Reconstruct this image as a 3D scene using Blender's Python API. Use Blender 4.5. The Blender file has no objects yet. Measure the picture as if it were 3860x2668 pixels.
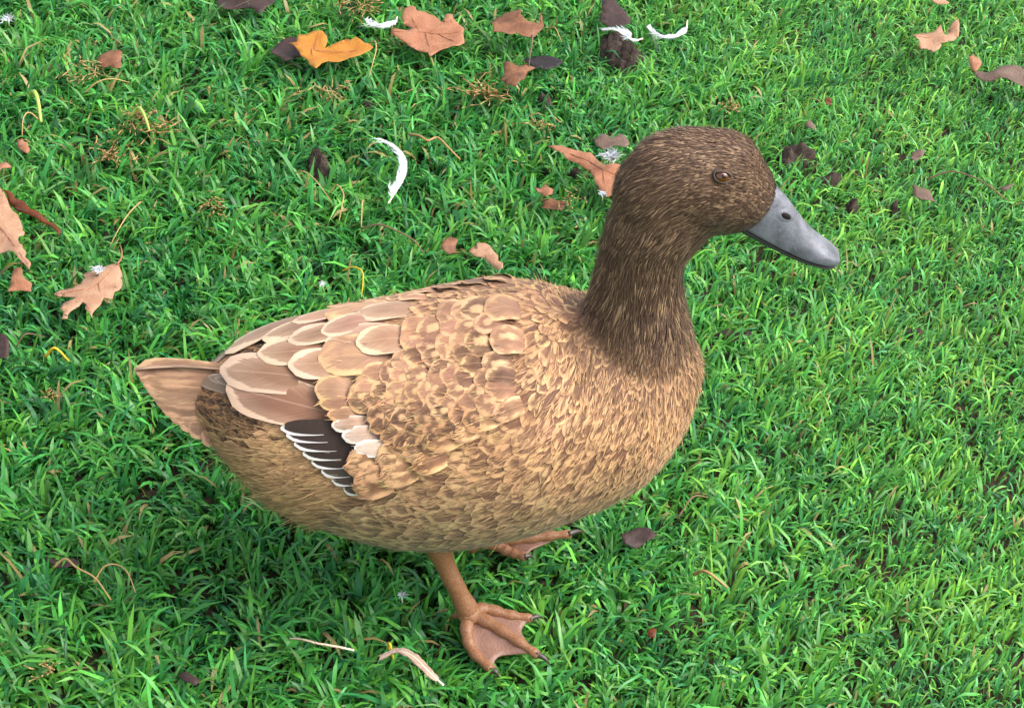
import bpy, bmesh, math, random
import numpy as np
from mathutils import Vector, Matrix, noise
from mathutils.bvhtree import BVHTree
from mathutils.geometry import delaunay_2d_cdt

R = math.radians
random.seed(7)
rng = np.random.default_rng(7)
scene = bpy.context.scene
col = scene.collection

# ------------------------------------------------------------------ camera, sky, sun, exposure
PITCH = R(40.0); HFOV = R(28.0)
AIM = Vector((0, 0, 0.209)); DIST = 1.283
FWD = Vector((0, math.cos(PITCH), -math.sin(PITCH)))
UP = Vector((0, math.sin(PITCH), math.cos(PITCH)))
CAM = AIM - FWD * DIST
cam_d = bpy.data.cameras.new('camera'); cam = bpy.data.objects.new('camera', cam_d); col.objects.link(cam)
cam.location = CAM; cam.rotation_euler = (R(90) - PITCH, 0, 0)
cam_d.sensor_fit = 'HORIZONTAL'; cam_d.angle = HFOV; cam_d.clip_start = 0.02; cam_d.clip_end = 300
scene.camera = cam

SUN_EL = R(48); SUN_AZ = R(98)          # azimuth measured from +Y (away from the camera) towards +X (right)
sun_dir = Vector((math.sin(SUN_AZ) * math.cos(SUN_EL), math.cos(SUN_AZ) * math.cos(SUN_EL), math.sin(SUN_EL)))
world = bpy.data.worlds.new('World'); scene.world = world; world.use_nodes = True
wn = world.node_tree.nodes; wl = world.node_tree.links
sky = wn.new('ShaderNodeTexSky'); sky.sky_type = 'NISHITA'; sky.sun_disc = False
sky.sun_elevation = SUN_EL; sky.sun_rotation = SUN_AZ; sky.dust_density = 4.0; sky.air_density = 1.0; sky.ozone_density = 1.0
hsv = wn.new('ShaderNodeHueSaturation'); hsv.inputs['Saturation'].default_value = 0.35      # thin even cloud: a greyer sky
wl.new(sky.outputs[0], hsv.inputs['Color']); wl.new(hsv.outputs[0], wn['Background'].inputs[0]); wn['Background'].inputs[1].default_value = 0.15
sun_d = bpy.data.lights.new('sun', 'SUN'); sun = bpy.data.objects.new('sun', sun_d); col.objects.link(sun)
sun_d.energy = 1.5; sun_d.angle = R(60); sun_d.color = (1.0, 0.95, 0.88)
sun.rotation_euler = sun_dir.to_track_quat('Z', 'Y').to_euler(); sun.location = (1, 1, 3)
vs = scene.view_settings; vs.view_transform = 'Standard'; vs.look = 'None'; vs.gamma = 1; vs.exposure = 1.15
vs.use_curve_mapping = False
scene.cycles.use_denoising = True
scene.cycles.max_bounces = 6; scene.cycles.diffuse_bounces = 3; scene.cycles.transmission_bounces = 3; scene.cycles.transparent_max_bounces = 6

# ------------------------------------------------------------------ measuring the photograph (3860 x 2668) against the place
F = 1930 / math.tan(HFOV / 2)
Q = 3860 / 2309
def ray(u, v):
    return (FWD + Vector((1, 0, 0)) * ((u - 1930) / F) + UP * ((1334 - v) / F)).normalized()
def on_y(u, v, y=0.0):
    d = ray(u, v); t = (y - CAM.y) / d.y
    return CAM + d * t
def on_z(u, v, z=0.0):
    d = ray(u, v); t = (z - CAM.z) / d.z
    return CAM + d * t
def project(p):
    d = p - CAM; w = d.dot(FWD)
    return 1930 + F * d.x / w, 1334 - F * d.dot(UP) / w
PXM = (on_y(1931, 1334) - on_y(1930, 1334)).length        # metres per photograph pixel at the middle of the scene

def lin(r, g, b):
    f = lambda c: (c / 255 / 12.92) if c / 255 <= 0.04045 else ((c / 255 + 0.055) / 1.055) ** 2.4
    return (f(r), f(g), f(b))

# ------------------------------------------------------------------ helpers
class NT:
    def __init__(s, name):
        s.m = bpy.data.materials.new(name); s.m.use_nodes = True
        s.n = s.m.node_tree.nodes; s.l = s.m.node_tree.links; s.b = s.n['Principled BSDF']; s.out = s.n['Material Output']
    def new(s, t, **kw):
        n = s.n.new(t)
        for k, v in kw.items(): setattr(n, k, v)
        return n
    def set(s, sock, v):
        if isinstance(v, bpy.types.NodeSocket): s.l.new(v, sock)
        else: sock.default_value = v
    def math(s, op, a, b=0.0, c=0.0, clamp=False):
        n = s.new('ShaderNodeMath', operation=op); n.use_clamp = clamp
        for i, x in enumerate((a, b, c)): s.set(n.inputs[i], x)
        return n.outputs[0]
    def mix(s, f, a, b, mode='MIX'):
        n = s.new('ShaderNodeMix', data_type='RGBA', blend_type=mode)
        s.set(n.inputs[0], f)
        for i, x in ((6, a), (7, b)):
            s.set(n.inputs[i], (*x, 1) if isinstance(x, tuple) and len(x) == 3 else x)
        return n.outputs[2]
    def noise(s, vec, scale, detail=3.0, rough=0.5, w=None):
        n = s.new('ShaderNodeTexNoise'); s.set(n.inputs['Vector'], vec)
        n.inputs['Scale'].default_value = scale; n.inputs['Detail'].default_value = detail; n.inputs['Roughness'].default_value = rough
        return n.outputs[0]
    def smooth(s, x, lo, hi, a=0.0, b=1.0):
        n = s.new('ShaderNodeMapRange', interpolation_type='SMOOTHSTEP')
        s.set(n.inputs[0], x)
        for i, v in enumerate((lo, hi, a, b)): s.set(n.inputs[i + 1], v)
        return n.outputs[0]
    def attr(s, name):
        n = s.new('ShaderNodeAttribute', attribute_name=name); return n
    def obj(s): return s.new('ShaderNodeTexCoord').outputs['Object']
    def bump(s, h, strength=0.3, dist=0.001):
        n = s.new('ShaderNodeBump'); n.inputs['Strength'].default_value = strength; n.inputs['Distance'].default_value = dist
        s.set(n.inputs['Height'], h); s.l.new(n.outputs[0], s.b.inputs['Normal'])
    def base(s, c): s.set(s.b.inputs['Base Color'], (*c, 1) if isinstance(c, tuple) and len(c) == 3 else c)
    def rough(s, r, spec=0.4):
        s.set(s.b.inputs['Roughness'], r); s.b.inputs['Specular IOR Level'].default_value = spec
    def translucent(s, colour, f):
        t = s.new('ShaderNodeBsdfTranslucent'); s.set(t.inputs[0], colour if not isinstance(colour, tuple) else (*colour, 1))
        m = s.new('ShaderNodeMixShader'); m.inputs[0].default_value = f
        s.l.new(s.b.outputs[0], m.inputs[1]); s.l.new(t.outputs[0], m.inputs[2]); s.l.new(m.outputs[0], s.out.inputs[0])

def tag(o, label=None, cat=None, group=None, kind=None):
    if label: o['label'] = label
    if cat: o['category'] = cat
    if group: o['group'] = group
    if kind: o['kind'] = kind
    return o
def empty(name, loc=(0, 0, 0), parent=None):
    o = bpy.data.objects.new(name, None); o.empty_display_size = 0.02; col.objects.link(o); o.location = loc; o.parent = parent
    return o
def mesh_obj(name, verts, faces, mat, parent=None, smooth=True, loc=None):
    me = bpy.data.meshes.new(name)
    if loc is not None: verts = [Vector(v) - Vector(loc) for v in verts]
    me.from_pydata([tuple(v) for v in verts], [], faces); me.update()
    if smooth and len(me.polygons): me.polygons.foreach_set('use_smooth', [True] * len(me.polygons))
    me.materials.append(mat)
    o = bpy.data.objects.new(name, me); col.objects.link(o); o.parent = parent
    if loc is not None: o.location = loc
    return o
def fast_mesh(name, verts, faces, mat, parent=None, colors=None, uv=None):
    """verts (n,3), faces (m,k) arrays; colors {attr: (n,4)}; uv (n,2) per vertex"""
    me = bpy.data.meshes.new(name); n, (m, k) = len(verts), faces.shape
    me.vertices.add(n); me.vertices.foreach_set('co', np.ascontiguousarray(verts, dtype=np.float32).ravel())
    me.loops.add(m * k); me.loops.foreach_set('vertex_index', np.ascontiguousarray(faces, dtype=np.int32).ravel())
    me.polygons.add(m); me.polygons.foreach_set('loop_start', np.arange(0, m * k, k, dtype=np.int32))
    me.polygons.foreach_set('loop_total', np.full(m, k, dtype=np.int32))
    me.update(calc_edges=True); me.polygons.foreach_set('use_smooth', np.ones(m, dtype=bool))
    for a, c in (colors or {}).items():
        at = me.attributes.new(a, 'FLOAT_COLOR', 'POINT'); at.data.foreach_set('color', np.ascontiguousarray(c, dtype=np.float32).ravel())
    if uv is not None:
        l = me.uv_layers.new(name='UVMap'); l.data.foreach_set('uv', np.ascontiguousarray(uv[faces.ravel()], dtype=np.float32).ravel())
    me.materials.append(mat)
    o = bpy.data.objects.new(name, me); col.objects.link(o); o.parent = parent
    return o
def tube_data(pts, radii, sides=6, cap=True):
    pts = [Vector(p) for p in pts]; n = len(pts); V = []; Fc = []
    if not hasattr(radii, '__len__'): radii = [radii] * n
    ref = Vector((0.13, 0.21, 0.97))
    for i, p in enumerate(pts):
        t = (pts[min(i + 1, n - 1)] - pts[max(i - 1, 0)]).normalized()
        a = t.cross(ref)
        if a.length < 1e-3: a = t.cross(Vector((1, 0, 0)))
        a.normalize(); b = t.cross(a)
        for k in range(sides):
            th = 2 * math.pi * k / sides; V.append(p + (a * math.cos(th) + b * math.sin(th)) * radii[i])
    for i in range(n - 1):
        for k in range(sides):
            k2 = (k + 1) % sides; Fc.append((i * sides + k, i * sides + k2, (i + 1) * sides + k2, (i + 1) * sides + k))
    if cap:
        Fc.append(tuple(range(sides))[::-1]); Fc.append(tuple((n - 1) * sides + k for k in range(sides)))
    return V, Fc
def smooth_path(pts, per=6):
    pts = [Vector(p) for p in pts]; P = [pts[0] * 2 - pts[1]] + pts + [pts[-1] * 2 - pts[-2]]; out = []
    for i in range(1, len(P) - 2):
        for j in range(per):
            t = j / per; a, b, c, d = P[i - 1:i + 3]
            out.append(0.5 * (2 * b + (c - a) * t + (2 * a - 5 * b + 4 * c - d) * t * t + (3 * b - a - 3 * c + d) * t ** 3))
    return out + [pts[-1]]
def pip(px, py, poly):
    inside = np.zeros(np.shape(px), dtype=bool); n = len(poly)
    for i in range(n):
        x1, y1 = poly[i]; x2, y2 = poly[(i + 1) % n]
        if y1 == y2: continue
        c = ((y1 > py) != (y2 > py)) & (px < (x2 - x1) * (py - y1) / (y2 - y1) + x1)
        inside ^= c
    return inside

# ------------------------------------------------------------------ ground
g = NT('soil')
o_ = g.obj()
n1 = g.noise(o_, 9, 5, 0.6); n2 = g.noise(o_, 240, 4, 0.6)
c1 = g.mix(n1, (0.018, 0.013, 0.009), (0.035, 0.032, 0.014))
g.base(g.mix(g.smooth(n2, 0.35, 0.75), c1, (0.05, 0.036, 0.024))); g.rough(0.9, 0.2); g.bump(n2, 0.8, 0.004)
GS = 60.0
ground = mesh_obj('ground', [(-GS, -GS, 0), (GS, -GS, 0), (GS, GS, 0), (-GS, GS, 0)], [(0, 1, 2, 3)], g.m, smooth=False)
tag(ground, 'dark damp soil under the lawn', 'ground', kind='structure')

CLEAR = []        # (polygon in x,y ; highest a blade may stand there)

# ------------------------------------------------------------------ the duck: body surface
def loft(rings):
    """rings: list of (centre, axis_a, axis_b) giving closed ellipses"""
    V = []; Fc = []; ns = 40
    for c, a, b in rings:
        for k in range(ns):
            th = 2 * math.pi * k / ns; V.append(c + a * math.cos(th) + b * math.sin(th))
    for i in range(len(rings) - 1):
        for k in range(ns):
            k2 = (k + 1) % ns; Fc.append((i * ns + k, i * ns + k2, (i + 1) * ns + k2, (i + 1) * ns + k))
    Fc.append(tuple(range(ns))[::-1]); Fc.append(tuple((len(rings) - 1) * ns + k for k in range(ns)))
    return V, Fc
def qy(x, y, d=0.0): return on_y(x * Q, y * Q, d)

BODY = [(425, 868, 925), (450, 843, 955), (500, 800, 1010), (560, 756, 1075), (620, 728, 1132), (700, 704, 1170), (800, 681, 1202), (900, 662, 1222), (1000, 640, 1224),
        (1100, 624, 1212), (1200, 620, 1190), (1290, 646, 1160), (1380, 672, 1126), (1450, 690, 1086), (1500, 712, 1034), (1540, 738, 975), (1562, 762, 915), (1578, 800, 855)]
RAT = {425: 1.3, 560: 1.15, 700: 1.0, 1000: 0.96, 1300: 0.92, 1578: 0.95}
rings = []
for x, t, b in BODY:
    r = float(np.interp(x, list(RAT), list(RAT.values())))
    T, B = qy(x, t), qy(x, b); c = (T + B) / 2; e = (T.z - B.z) / 2
    d = ray(x * Q, (t + b) / 2 * Q); tan = -d.z / d.y
    bb = e / math.sqrt(1 + (r * tan) ** 2)
    rings.append((c, Vector((0, r * bb, 0)), Vector((0, 0, bb))))
BV, BF = loft(rings)
# neck: ellipses across a spine in the middle plane
NECK = [(1418, 830, 150, .95), (1428, 765, 136, .92), (1433, 705, 116, .9), (1436, 655, 102, .9), (1441, 610, 94, .9), (1452, 562, 95, .88), (1474, 515, 104, .85), (1505, 470, 112, .8), (1545, 430, 108, .76)]
sp = [qy(x, y) for x, y, *_ in NECK]
rings = []
for i, (x, y, hw, r) in enumerate(NECK):
    t = (sp[min(i + 1, len(sp) - 1)] - sp[max(i - 1, 0)]).normalized()
    n = Vector((t.z, 0, -t.x)); h = hw * Q * PXM
    rings.append((sp[i], n * h, Vector((0, h * r, 0))))
NV, NF = loft(rings)
def ellipsoid(x, y, sx, sv, tilt, ratio):
    """centre and half sizes as seen in the photograph; tilt in the middle plane (positive = nose down)"""
    c = qy(x, y); b = sv * Q * PXM / math.sqrt(math.cos(PITCH) ** 2 + (ratio * math.sin(PITCH)) ** 2); a = sx * Q * PXM
    ca, sa = math.cos(tilt), math.sin(tilt)
    ax = Vector((ca, 0, -sa)); az = Vector((sa, 0, ca)); rr = []
    for i in range(1, 24):
        th = math.pi * i / 24; s = math.sin(th)
        rr.append((c - ax * a * math.cos(th), Vector((0, ratio * b * s, 0)), az * b * s))
    return loft(rr)
HEADS = [ellipsoid(1570, 407, 150, 108, R(14), .78), ellipsoid(1652, 436, 92, 86, R(34), .74), ellipsoid(1505, 430, 112, 102, R(40), .78), ellipsoid(1686, 466, 46, 52, R(42), .72),
         ellipsoid(1622, 388, 100, 88, R(28), .80)]
bm = bmesh.new()
def addto(bm, V, Fc):
    vs_ = [bm.verts.new(v) for v in V]
    for f in Fc: bm.faces.new([vs_[i] for i in f])
for V, Fc in [(BV, BF), (NV, NF)] + HEADS: addto(bm, V, Fc)
bmesh.ops.recalc_face_normals(bm, faces=bm.faces)
tmp = bpy.data.meshes.new('tmp'); bm.to_mesh(tmp); bm.free()
to = bpy.data.objects.new('tmp', tmp); col.objects.link(to)
md = to.modifiers.new('r', 'REMESH'); md.mode = 'VOXEL'; md.voxel_size = 0.0032; md.use_smooth_shade = True
ms = to.modifiers.new('s', 'SMOOTH'); ms.factor = 0.5; ms.iterations = 14
dg = bpy.context.evaluated_depsgraph_get()
body_me = bpy.data.meshes.new_from_object(to.evaluated_get(dg)); body_me.name = 'body'
bpy.data.objects.remove(to); bpy.data.meshes.remove(tmp)
body_me.polygons.foreach_set('use_smooth', [True] * len(body_me.polygons))
bvs = [v.co.copy() for v in body_me.vertices]; bfs = [tuple(p.vertices) for p in body_me.polygons]
bvh = BVHTree.FromPolygons(bvs, bfs)
# smoothed normals for laying feathers
bnorm = [v.normal.copy() for v in body_me.vertices]
def nearest(p):
    loc, nr, fi, d = bvh.find_nearest(p)
    n = Vector((0, 0, 0))
    for i in bfs[fi]: n += bnorm[i] / max((bvs[i] - loc).length, 1e-4)
    return loc, n.normalized()
def cast(u, v):
    loc, nr, fi, d = bvh.ray_cast(CAM, ray(u, v))
    return loc

DUCK_BASE = Vector((0, 0, 0.0))
duck = empty('duck', DUCK_BASE)
tag(duck, 'brown mottled duck with grey bill walking across the lawn', 'duck')

# ------------------------------------------------------------------ feather material
def feather_material(name, sheen=True):
    m = NT(name)
    A = m.attr('ca').outputs['Color']; B = m.attr('cb').outputs['Color']; P = m.attr('pr')
    sx = m.new('ShaderNodeSeparateColor'); m.l.new(P.outputs['Color'], sx.inputs[0])
    ring, edge, rnd = sx.outputs[0], sx.outputs[1], sx.outputs[2]
    uvn = m.new('ShaderNodeUVMap'); uvn.uv_map = 'UVMap'
    su = m.new('ShaderNodeSeparateXYZ'); m.l.new(uvn.outputs[0], su.inputs[0])
    u = m.math('ABSOLUTE', m.math('MULTIPLY_ADD', su.outputs[0], 2.0, -1.0)); v = su.outputs[1]
    off = m.new('ShaderNodeCombineXYZ')
    m.l.new(m.math('MULTIPLY_ADD', su.outputs[0], 3.0, m.math('MULTIPLY', rnd, 91.0)), off.inputs[0])
    m.l.new(m.math('MULTIPLY_ADD', v, 3.0, m.math('MULTIPLY', rnd, 37.0)), off.inputs[1])
    m.l.new(m.math('MULTIPLY', rnd, 53.0), off.inputs[2])
    nz = m.noise(off.outputs[0], 1.1, 3.0, 0.6)
    # barbs run obliquely out from the shaft
    bc = m.new('ShaderNodeCombineXYZ')
    m.l.new(m.math('MULTIPLY_ADD', v, 46.0, m.math('MULTIPLY', u, -18.0)), bc.inputs[0])
    m.l.new(m.math('MULTIPLY', su.outputs[0], 2.2), bc.inputs[1]); m.l.new(m.math('MULTIPLY', rnd, 77.0), bc.inputs[2])
    barb = m.noise(bc.outputs[0], 1.0, 2.0, 0.6)
    wob = m.math('MULTIPLY_ADD', nz, 0.8, -0.4)
    wob2 = m.math('MULTIPLY_ADD', barb, 0.40, -0.20)
    vv = m.math('MULTIPLY_ADD', v, 1.9, -0.9)
    t = m.math('SQRT', m.math('ADD', m.math('MULTIPLY', u, u), m.math('MULTIPLY', m.math('MAXIMUM', vv, 0.0), m.math('MAXIMUM', vv, 0.0))))
    wk = m.smooth(edge, 0.04, 0.13, 0.12, 1.0); t = m.math('ADD', t, m.math('MULTIPLY', m.math('ADD', wob, wob2), wk))
    lo = m.math('SUBTRACT', 1.0, edge); hw_ = m.math('MINIMUM', m.math('MULTIPLY', edge, 0.8), 0.2)
    e = m.smooth(t, m.math('SUBTRACT', lo, hw_), m.math('ADD', lo, hw_))
    soft = m.math('MULTIPLY', m.smooth(t, m.math('SUBTRACT', lo, 0.55), lo), m.smooth(edge, 0.055, 0.075, 0.0, 0.28)); e = m.math('MAXIMUM', e, soft)
    us = m.math('ABSOLUTE', m.math('ADD', m.math('MULTIPLY_ADD', su.outputs[0], 2.0, -1.0), m.math('MULTIPLY_ADD', rnd, 0.7, -0.35)))
    inner = m.math('SUBTRACT', 1.0, m.smooth(m.math('ADD', m.math('MULTIPLY', us, 1.2), m.math('MULTIPLY', wob, 1.6)), 0.10, 0.45))
    inner = m.math('MULTIPLY', inner, m.smooth(v, 0.25, 0.5)); inner = m.math('MULTIPLY', inner, m.math('SUBTRACT', 1.0, m.smooth(v, 0.72, 0.84)))
    inner = m.math('MULTIPLY', inner, ring)
    nb_ = m.noise(off.outputs[0], 0.8, 1.0, 0.5); brk = m.smooth(nb_, 0.36, 0.56, 0.30, 1.0); brk = m.math('MAXIMUM', brk, m.math('SUBTRACT', 1.0, m.smooth(edge, 0.075, 0.10)))
    k = m.math('MAXIMUM', m.math('MULTIPLY', e, brk), inner)
    c = m.mix(k, A, B)
    sh = m.math('SUBTRACT', 1.0, m.smooth(u, 0.015, 0.05)); sh = m.math('MULTIPLY', sh, m.math('MULTIPLY', m.smooth(edge, 0.055, 0.068), 0.22))
    c = m.mix(sh, c, B)
    br = m.math('MULTIPLY_ADD', barb, 0.40, 0.80); br = m.math('MULTIPLY', br, m.math('MULTIPLY_ADD', nz, 0.3, 0.85))
    hs = m.new('ShaderNodeHueSaturation'); m.l.new(c, hs.inputs['Color']); m.l.new(br, hs.inputs['Value'])
    m.base(hs.outputs[0]); m.rough(0.62, 0.25); m.b.inputs['Sheen Weight'].default_value = 0.12; m.b.inputs['Sheen Roughness'].default_value = 0.5
    m.bump(barb, 0.35, 0.0006)
    return m.m
MF = feather_material('feather')

def strip_material(name):
    m = NT(name); c = m.attr('ca').outputs['Color']
    m.base(c); m.rough(0.6, 0.25); m.b.inputs['Sheen Weight'].default_value = 0.1
    return m.m
MS = strip_material('fine_plumage')

# spine used for feather flow: bill -> nape -> neck -> breast -> tail
SPN = smooth_path([qy(*p) for p in [(1760, 480), (1660, 430), (1560, 410), (1490, 450), (1450, 540), (1436, 620), (1430, 700), (1400, 790), (1310, 870), (1180, 915), (1000, 935), (800, 935), (620, 925), (480, 895), (360, 850)]], 8)
SPA = np.array([tuple(p) for p in SPN]); STA = np.gradient(SPA, axis=0); STA /= np.linalg.norm(STA, axis=1)[:, None]
SPT = np.arange(len(SPN)) / 8.0        # parameter in control-point units
def flow(p, n, sig=0.03):
    d2 = ((SPA - np.array(p)) ** 2).sum(1); w = np.exp(-(d2 - d2.min()) / (2 * sig * sig))
    t = Vector((w[:, None] * STA).sum(0)); t -= n * t.dot(n)
    if t.length < 1e-5: t = Vector((-1, 0, 0)) - n * (-n.x)
    return t.normalized(), float((w * SPT).sum() / w.sum())

WPROF = [(0, .30), (.15, .62), (.35, .92), (.55, 1.0), (.72, .97), (.86, .80), (.95, .52), (1.0, .18)]
WPX = [a for a, _ in WPROF]; WPY = [b for _, b in WPROF]
class Feathers:
    def __init__(s): s.v = []; s.f = []; s.a = []; s.b = []; s.p = []; s.uv = []
    def add(s, P, n, fl, L, W, lift, ca, cb, pr, base=0.0008, nv=6, nu=3, curl=0.0, bend=0.0):
        side = n.cross(fl).normalized(); b0 = len(s.v)
        for i in range(nv):
            v = i / (nv - 1); w = np.interp(v, WPX, WPY) * W * .5
            for j in range(nu):
                u = 2 * j / (nu - 1) - 1
                q = P + fl * (L * (v - .38)) + side * (w * u + bend * L * (v - .4) ** 2)
                loc, nn = nearest(q)
                s.v.append(loc + nn * (base + lift * v ** 1.4 - abs(u) ** 2 * lift * .35 + curl * (v - .5)))
                s.a.append((*ca, 1)); s.b.append((*cb, 1)); s.p.append((*pr, 1)); s.uv.append(((u + 1) / 2, v))
        for i in range(nv - 1):
            for j in range(nu - 1):
                k = b0 + i * nu + j; s.f.append((k, k + 1, k + nu + 1, k + nu))
    def build(s, name, parent):
        return fast_mesh(name, np.array([tuple(x) for x in s.v]), np.array(s.f), MF, parent, {'ca': np.array(s.a), 'cb': np.array(s.b), 'pr': np.array(s.p)}, np.array(s.uv))

# ------------------------------------------------------------------ plumage colours by region
BUFF = lin(214, 168, 122); BUFF2 = lin(196, 150, 104); BROWN = lin(116, 80, 60); BROWN_D = lin(92, 66, 50)
PINK = lin(178, 132, 104); PALE = lin(210, 180, 152); DARK = lin(58, 42, 34); GREYB = lin(120, 98, 84)
def mixc(a, b, t): return tuple(x + (y - x) * t for x, y in zip(a, b))
def jit(c, s=.12):
    k = 1 + random.uniform(-s, s); return tuple(x * k * (1 + random.uniform(-.04, .04)) for x in c)
RUMP = [(435, 880), (500, 800), (600, 730), (720, 698), (830, 672), (930, 668), (957, 694), (837, 718), (730, 757), (663, 778), (589, 808), (511, 836), (500, 860), (580, 930), (640, 985), (560, 1005), (490, 990), (445, 940)]
WING = [(505, 850), (600, 808), (700, 768), (830, 722), (960, 690), (1080, 700), (1160, 760), (1190, 860), (1150, 930), (1040, 965), (960, 1005), (800, 1030), (740, 1000), (620, 930), (540, 890)]
UNDER = [(430, 960), (600, 960), (700, 1000), (770, 1090), (790, 1110), (745, 1150), (730, 1200), (640, 1260), (400, 1200)]
def q_of(p, j=0):
    u, v = project(Vector((p.x, -abs(p.y), p.z))); return u / Q + random.gauss(0, 1) * j, v / Q + random.gauss(0, 1) * j

# under-skin colour of the body follows the same regions
bc_ = np.zeros((len(bvs), 4)); bc_[:, 3] = 1
def skin_colour(p, n):
    fl, t = flow(p, n); x, y = q_of(p)
    if x < 1315 and y > 560 and t < 7.0: return lin(160, 120, 90)
    if t < 6.0: return lin(96, 73, 56)
    if t < 7.0: return mixc(lin(86, 66, 50), lin(140, 104, 76), t - 6.0)
    if pip(x, y, RUMP): return DARK
    if pip(x, y, UNDER): return lin(160, 122, 86)
    return lin(150, 112, 82)
for i, p in enumerate(bvs): bc_[i, :3] = skin_colour(p, bnorm[i])
at = body_me.attributes.new('ca', 'FLOAT_COLOR', 'POINT'); at.data.foreach_set('color', bc_.astype(np.float32).ravel())
mb = NT('plumage_skin'); oo = mb.obj()
mb.base(mb.mix(mb.noise(oo, 160, 4, .6), mb.mix(0.35, mb.attr('ca').outputs['Color'], (0, 0, 0)), mb.attr('ca').outputs['Color'])); mb.rough(.75, .2)
body_me.materials.clear(); body_me.materials.append(mb.m)
body = bpy.data.objects.new('body', body_me); col.objects.link(body); body.parent = duck
for p_ in body_me.polygons: p_.material_index = 0

# ------------------------------------------------------------------ random points on the body
tri_v = []; area = []
for f in bfs:
    for k in range(1, len(f) - 1):
        a, b, c = bvs[f[0]], bvs[f[k]], bvs[f[k + 1]]
        tri_v.append((f[0], f[k], f[k + 1])); area.append((b - a).cross(c - a).length)
tri_v = np.array(tri_v); area = np.array(area); area /= area.sum()
VA = np.array([tuple(v) for v in bvs]); NA = np.array([tuple(v) for v in bnorm])
def surf_points(n):
    t = tri_v[rng.choice(len(area), n, p=area)]; a, b = rng.random(n), rng.random(n); k = a + b > 1; a[k], b[k] = 1 - a[k], 1 - b[k]
    w = np.stack([1 - a - b, a, b], 1)
    P = (VA[t] * w[:, :, None]).sum(1); N = (NA[t] * w[:, :, None]).sum(1); N /= np.linalg.norm(N, axis=1)[:, None]
    return P, N

# ------------------------------------------------------------------ contour feathers over breast, flanks, back, rump
FW = Feathers(); BARB = []
cell = {}
def free(p, r):
    k = tuple(int(math.floor(c / .012)) for c in p)
    for dx in (-1, 0, 1):
        for dy in (-1, 0, 1):
            for dz in (-1, 0, 1):
                for q_, r_ in cell.get((k[0] + dx, k[1] + dy, k[2] + dz), ()):
                    if (q_ - p).length < min(r, r_): return False
    cell.setdefault(k, []).append((p, r)); return True
P_, N_ = surf_points(36000)
for p, n in zip(P_, N_):
    p = Vector(p); n = Vector(n); fl, t = flow(p, n)
    if t < 5.9: continue
    x, y = q_of(p, 9)
    far = p.y > 0.06 and p.z < 0.13
    if far and random.random() < .5: continue
    rnd = random.random()
    spot = noise.noise(p * 95) * .5 + noise.noise(p * 40 + Vector((3, 1, 7))) * .3
    down = Vector((0, 0, -1)); down -= n * down.dot(n)
    if pip(x, y, RUMP):
        sp_, L, W, lift = .0052, .017, .010, .0016
        ca, cb, pr = jit(DARK), jit(lin(160, 118, 80)), (.35 * (rnd > .5), .18 + .18 * random.random(), rnd)
    elif pip(x, y, UNDER):
        sp_, L, W, lift = .0052, .024, .010, .0022
        fl = (fl + down * .25 + Vector((random.gauss(0, .15), 0, random.gauss(0, .15)))).normalized()
        ca, cb, pr = jit(mixc(lin(132, 96, 68), lin(190, 148, 106), rnd)), jit(lin(204, 162, 116)), (0, .4, rnd)
    elif pip(x, y, WING):
        if x < (1060 if p.y < 0 else 780): continue
        sp_, L, W, lift = .0062, .018, .0125, .0018
        fl = (fl + down * .12).normalized()
        ca, cb, pr = jit(mixc(BROWN, PINK, min(1, max(0, .35 + spot)))), jit(BUFF), (float(rnd > .45), .22 + .2 * random.random(), rnd)
        if y > 985 and x < 1000: ca, cb = jit(BROWN_D), jit(BUFF2)
    elif y < 700 + max(0, (1400 - x)) * .12 and x > 800 and not (t < 7.0 and x > 1300):      # back and shoulders
        sp_, L, W, lift = .0056, .0165, .0105, .0016
        ca, cb, pr = jit(mixc(BROWN, PINK, min(1, max(0, .45 + spot)))), jit(BUFF), (float(rnd > .6), .25 + .2 * random.random(), rnd)
    else:
        fr = min(1, max(0, (x - 1050) / 350))           # towards the breast feathers get smaller and more upright
        sp_ = .0078 - .0022 * fr; L = .024 - .006 * fr; W = .0150 - .0060 * fr; lift = .0010 - .0001 * fr
        bel = min(1, max(0, (y - 1050) / 160))
        fl = (fl + down * .22 * fr + Vector((random.gauss(0, .2), 0, random.gauss(0, .2)))); fl = (fl - n * fl.dot(n)).normalized()
        ca = jit(mixc(mixc(lin(100, 68, 52), PINK, .12), lin(108, 86, 69), bel * .6), .18); cb = jit(mixc(BUFF, lin(196, 166, 128), bel * .7), .1)
        pr = (.8 * (rnd > .6), max(.10, .30 + .34 * (random.random() - .4) + .34 * spot), rnd)
        if t < 7.1 and x > 1290:
            f_ = max(0, (7.1 - t) / 1.2); ca = mixc(ca, lin(84, 62, 48), f_); cb = mixc(cb, lin(132, 100, 72), f_); sp_ *= .85; L *= .9; W *= .8
    sp_ *= random.uniform(.9, 1.1)
    if not free(p, sp_): continue
    s_ = random.uniform(.75, 1.25); BARB.append((p, n, fl, L * s_, W * s_, cb, lift, ca))
    FW.add(p, n, fl, L * s_, W * s_, lift * random.uniform(.7, 1.3), ca, cb, pr, bend=random.uniform(-.3, .3))
pl = FW.build('contour_feathers', duck); tag(pl, kind='stuff')
pl['label'] = 'overlapping buff and brown body feathers'
print('contour feathers', len(FW.v) // 18)

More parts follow.
